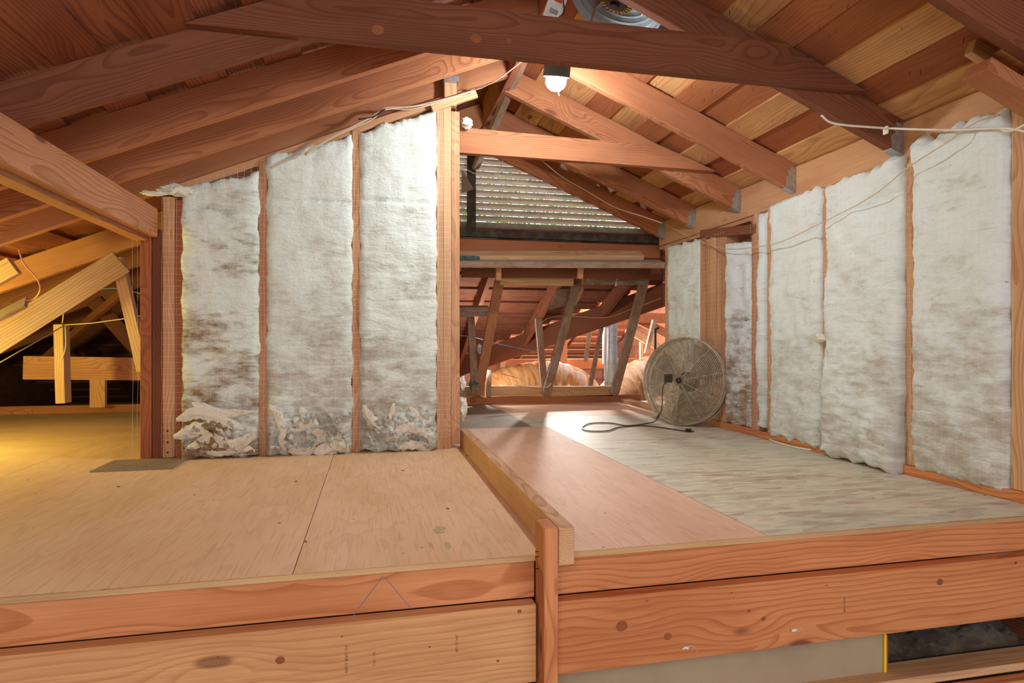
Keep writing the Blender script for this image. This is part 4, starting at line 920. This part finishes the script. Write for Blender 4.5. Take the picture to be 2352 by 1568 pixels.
# rod in front of the vent fan, yellow cable
mb = MB(); tube(mb, [ony(1377, -20, 2.3), ony(1355, 60, 2.3)], .004, 8, 0); tag(mb.build('rod', M['fir_dark']), 'thin brown stick crossing in front of the exhaust fan', 'rod')
mb = MB(); tube(mb, [ony(1632, -15, 2.25), ony(1612, 30, 2.25), ony(1603, 50, 2.25), ony(1585, 95, 2.25)], .0052, 8); tag(mb.build('cable', M['cable_yellow']), 'yellow cable hanging from the roof beside the exhaust fan', 'cable')

# ================================================================== DRUM FAN
FR = .268
fc = Vector((1.905, 3.60, .272)); 
fe = empty('drum_fan', fc); tag(fe, 'round dusty floor fan with concentric wire guards leaning on the built-up post', 'fan')
axv = Vector((-.80, -.58, .10)).normalized(); fq = axv.to_track_quat('Z', 'Y').to_matrix().to_4x4()
def ring(mb, r, h, t=.0013, n=72, k=6): tube(mb, [fq @ Vector((r * math.cos(2 * PI * i / n), r * math.sin(2 * PI * i / n), h)) for i in range(n)], t, k, 0, True)
def dome(r): return .055 + .030 * (1 - (r / FR) ** 2.4)
def guard(name, sg, nr_, rmin):
    mb = MB()
    for i in range(nr_):
        r = rmin + (FR - rmin) * i / (nr_ - 1); ring(mb, r, sg * dome(r), .0019 if i < nr_ - 1 else .0032, 72 if r > .1 else 40, 5)
    rr = FR * 1.0
    for j in range(7): ring(mb, FR + .004 * math.sin(PI * j / 7), sg * (.050 - .0075 * j), .0018, 72, 5)
    for a in range(10 if sg > 0 else 8):
        an = 2 * PI * (a + .35) / (10 if sg > 0 else 8); tube(mb, [fq @ Vector((r * math.cos(an), r * math.sin(an), sg * (dome(r) + .002))) for r in (rmin, rmin + .05, rmin + .1, FR * .75, FR * .9, FR)] + [fq @ Vector(((FR + .006) * math.cos(an), (FR + .006) * math.sin(an), sg * .03)), fq @ Vector(((FR + .004) * math.cos(an), (FR + .004) * math.sin(an), 0))], .0016, 5, 4)
    return mb.build(name, M['wire_chrome'], fe)
fg = guard('front_guard', 1, 27, .035); rg_ = guard('rear_guard', -1, 24, .05)
mb = MB(); lathe(mb, [(FR - .002, -.008), (FR + .006, -.008), (FR + .006, .008), (FR - .002, .008), (FR - .002, -.008)], fq, 80); mb.smooth = False; mb.build('rim_band', M['steel_rim'], fe)
mb = MB(); lathe(mb, [(0, .094), (.012, .094), (.016, .088), (.034, .087), (.036, .083), (0, .083)], fq, 30); hb = mb.build('guard_badge', M['blade'], fe)
mb = MB(); lathe(mb, [(0, .108), (.011, .107), (.017, .100), (.018, .094), (0, .094)], fq, 20); mb.smooth = True; mb.build('knob', M['black'], fe)
mb = MB(); beam(mb, fq @ Vector((-.098, .010, .092)), fq @ Vector((-.045, .010, .094)), .05, .012, axv, .003); mb.build('switch_box', M['black'], fe)
mb = MB(); lathe(mb, [(0, .0), (.055, .0), (.062, -.01), (.062, -.055), (.05, -.07), (0, -.072)], fq, 32); mb.smooth = False; mb.build('motor', M['black'], fe)
mb = MB(); lathe(mb, [(0, .036), (.03, .034), (.036, .02), (.036, -.0), (0, .0)], fq, 28); mb.build('hub', M['blade'], fe)
for k in range(3):
    mb = MB(); V = []; Fc = []; n1, n2 = 12, 8
    for i in range(n1 + 1):
        for j in range(n2 + 1):
            r = .03 + (.238 - .03) * i / n1; wd = .25 + .62 * (i / n1) ** .6 - .25 * max(0, i / n1 - .8) * 2; a = 2 * PI * k / 3 + .5 + (j / n2 - .5) * 1.5 * wd + .25 * i / n1
            h = .012 + .035 * (j / n2 - .5) * (1 - .3 * i / n1)
            V.append(fq @ Vector((r * math.cos(a), r * math.sin(a), h)))
    for i in range(n1):
        for j in range(n2): Fc.append((i * (n2 + 1) + j, i * (n2 + 1) + j + 1, (i + 1) * (n2 + 1) + j + 1, (i + 1) * (n2 + 1) + j))
    m = len(V); V += [p + axv * .0015 for p in V[:m]]; Fc += [tuple(m + q for q in f) for f in Fc[:]]
    mb.add(V, Fc); mb.smooth = True; mb.build('blade', M['blade'], fe)
mb = MB(); ft = [fq @ Vector((-.20, -.10, .03)), ]
mb = MB(); tube(mb, [ony(1546, 872, 3.45) - fc + axv * 0, ony(1524, 885, 3.42) - fc, ony(1521, 930, 3.42) - fc, ony(1518, 945, 3.44) - fc, ony(1506, 962, 3.46) - fc], .0028, 8)
cdp = [onz(1506, 966, .02), onz(1480, 973, .004), onz(1440, 977, .004), onz(1400, 971, .004), onz(1355, 972, .004), onz(1337, 982, .004), onz(1352, 989, .004), onz(1395, 989, .004), onz(1420, 981, .004), onz(1470, 977, .004), onz(1515, 981, .004), onz(1560, 988, .004), onz(1575, 989, .006)]
mb2 = MB(); tube(mb2, [ony(1518, 945, 3.44) - fc] + [p - fc for p in cdp], .0032, 8); o = mb2.build('power_cord', M['black'], fe)
mb.build('inner_cord', M['black'], fe)
mb = MB(); d = (cdp[-1] - cdp[-2]).normalized(); beam(mb, cdp[-1] - fc + Vector((0, 0, .004)), cdp[-1] + d * .034 - fc + Vector((0, 0, .004)), .022, .018, (0, 0, 1), .004)
for dy in (-.004, .004): e = d.cross(Vector((0, 0, 1))) * dy; beam(mb, cdp[-1] + d * .034 - fc + e, cdp[-1] + d * .052 - fc + e, .0015, .006, (0, 0, 1), .0003)
mb.build('plug', M['black'], o)
# ================================================================== CABLES
def cable(pts, r, mat, lab, cat='cable', name='cable', sm=8):
    mb = MB(); tube(mb, pts, r, 7, sm); mb.smooth = True; return tag(mb.build(name, M[mat]), lab, cat)
xw = 1.985
o = cable([ony(1887, 265, 2.04), ony(1905, 280, 2.05), ony(1940, 287, 2.05), ony(1990, 291, 2.05), ony(2034, 294, 2.04), ony(2110, 297, 1.93), ony(2200, 298, 1.80), onx(2300, 294, xw), onx(2365, 304, xw)], .0042, 'cable_white', 'thick white cable ending free in front of a right rafter')
mb = MB(); p = ony(2034, 294, 2.04); box(mb, p + Vector((-.004, -.012, -.024)), p + Vector((.004, .010, .006)), .003); mb.build('cable_clip', M['cable_white'], o)
cable([onx(2300, 296, xw), onx(2312, 301, xw), onx(2330, 298, xw), onx(2358, 284, xw)], .0036, 'cable_white', 'looped end of white cable at the right frame edge')
cable([onx(1500, 500, 2.03), onx(1540, 522, 2.02), onx(1580, 542, 2.00), onx(1625, 560, 1.99), onx(1665, 571, 1.985), onx(1712, 570, 1.985), onx(1790, 556, 1.97), onx(1880, 515, 1.965), onx(2000, 452, 1.965), onx(2085, 385, 1.965), onx(2170, 330, 1.965), onx(2240, 282, 2.0), onx(2296, 263, 2.02)], .0022, 'cable_cream', 'long thin wire draped across the right insulated wall')
cable([onx(1610, 548, 2.0), onx(1640, 570, 2.02), onx(1672, 592, 2.04)], .0012, 'black', 'short dark wire on the built-up post behind the fan')
cable([ony(1240, 365, 4.0), ony(1290, 405, 3.95), ony(1350, 440, 3.9), ony(1410, 475, 3.85), ony(1470, 495, 3.8), ony(1520, 512, 3.75)], .0026, 'cable_cream', 'thin wire running along the rafters below the lower collar tie')
cable([onz(1716, 973, .06), onz(1722, 985, .03), onz(1748, 1000, .008), onz(1790, 1017, .005), onz(1850, 1031, .005), onz(1912, 1034, .006)], .0042, 'cable_white', 'white cable lying on the floor along the right wall plate')
yb = 3.0
pL = [(620, 385), (700, 350), (770, 310), (850, 270), (885, 248)]; pR = [(885, 248), (940, 245), (985, 236), (1040, 222), (1085, 208), (1092, 203)]
for k, (dy, lab) in enumerate(((0, 'upper of three cream cables along the left rafters'), (3.5, 'middle of three cream cables along the left rafters'), (7, 'lower of three cream cables along the left rafters'))):
    cable([ony(u, v + dy * (.3 + .7 * abs(math.sin(i * 1.3 + k))), yb) for i, (u, v) in enumerate(pL[k and 1 or 0:] + pR[1:])], .0026, 'cable_cream', lab)
cable([ony(1092, 206, 2.98), ony(1110, 200, 2.95), ony(1150, 178, 2.85), ony(1205, 136, 2.7)], .0028, 'cable_cream', 'cream cable climbing from the end studs towards the bulb')
cable([ony(823, 274, 3.0), ony(858, 268, 3.0), ony(885, 250, 2.99)], .004, 'black', 'short black cable tail tied to the cream cables')
cable([ony(1066, 385, 4.1), ony(1090, 398, 4.15), ony(1125, 402, 4.2), ony(1146, 392, 4.2), ony(1156, 366, 4.2)], .003, 'cable_cream', 'looping wire in front of the louver top')
cable([ony(1180, 884, 5.05), ony(1215, 888, 5.04), ony(1256, 889, 5.03), ony(1266, 880, 5.03)], .004, 'cable_cream', 'cream wire sagging over the bottom chord')
cable([ony(1150, 858, 5.07), ony(1200, 870, 5.06)], .002, 'black', 'dark thin wire from the clamp lamp', sm=0)
cable([ony(1052, 769, 4.8), ony(1098, 776, 4.95), ony(1150, 790, 5.1), ony(1235, 808, 5.1)], .003, 'cable_blue', 'bluish wire crossing the webs')
cable([ony(1240, 742, 5.0), ony(1262, 730, 5.05), ony(1300, 725, 5.1), ony(1390, 729, 5.1), ony(1450, 710, 5.1), ony(1520, 684, 4.9)], .003, 'cable_cream', 'wire looping across the valley beam')
# ================================================================== LEFT YELLOW-LIT BAY
cable([ony(42, 570, 3.2), ony(55, 605, 3.2), ony(85, 640, 3.25), ony(92, 665, 3.25), ony(80, 685, 3.3), ony(62, 690, 3.3)], .0035, 'cable_pink', 'pink wire curling down in the yellow-lit bay')
cable([ony(-10, 838, 3.6), ony(60, 798, 3.8), ony(148, 747, 4.1)], .003, 'cable_cream', 'cream wire rising from the left frame edge to the short post', sm=0)
cable([ony(148, 746, 4.1), ony(210, 742, 4.05), ony(290, 731, 4.0), ony(340, 722, 3.9)], .003, 'cable_cream', 'cream wire stretched right from the short post', sm=0)
cable([ony(150, 748, 4.1), ony(151, 790, 4.1), ony(147, 812, 4.1), ony(138, 830, 4.1)], .003, 'cable_cream', 'cream wire hanging down the short post')
cable([ony(135, 712, 4.0), ony(145, 722, 4.0), ony(143, 742, 4.05)], .003, 'cable_cream', 'short hooked wire above the short post')
cable([ony(175, 683, 4.3), ony(220, 667, 4.3), ony(265, 662, 4.3), ony(330, 675, 4.3)], .0035, 'cable_blue', 'light blue wire in the yellow-lit bay')
T('brace', ony(-40, 800, 3.45), ony(278, 600, 3.55), .038, .120, 'pine', 'wide pale diagonal brace in the yellow-lit bay', 'brace', (0.53, 0, .85), .0)
T('brace', ony(270, 590, 3.62), ony(330, 850, 3.75), .055, .050, 'pine', 'steep slim post leaning right in the yellow-lit bay', 'brace', (0, 1, 0), .3)
T('post', ony(141, 745, 4.2), ony(146, 925, 4.2), .05, .085, 'pine', 'short upright post in the yellow-lit bay', 'post', (0, 1, 0), .6)
T('beam', ony(56, 844, 4.6), ony(335, 847, 4.6), .038, .150, 'fir', 'short horizontal board behind the short post', 'beam', rv=.7)
T('post', ony(226, 868, 4.6), ony(226, 935, 4.6), .09, .036, 'fir', 'stubby block under the horizontal board in the yellow-lit bay', 'post', (0, 1, 0), .4)
T('brace', ony(60, 860, 5.6), ony(300, 655, 4.6), .035, .05, 'fir_dark', 'dusty dark diagonal in the yellow-lit bay', 'brace', (0, 0, 1), .4)
T('brace', ony(215, 690, 4.9), ony(325, 815, 5.1), .04, .09, 'fir_dark', 'dusty dark brace sloping down right behind the blue wire', 'brace', (0, 0, 1), .7)
T('board', ony(-20, 735, 3.3), ony(62, 694, 3.3), .09, .018, 'grey_wood', 'grey weathered board end at the left frame edge', 'board', (0, -.5, .85), .2)
T('board', ony(-20, 640, 3.5), ony(34, 610, 3.5), .04, .09, 'pine', 'pale block butted at the left frame edge under the rafters', 'board', (.3, 0, 1), .3)
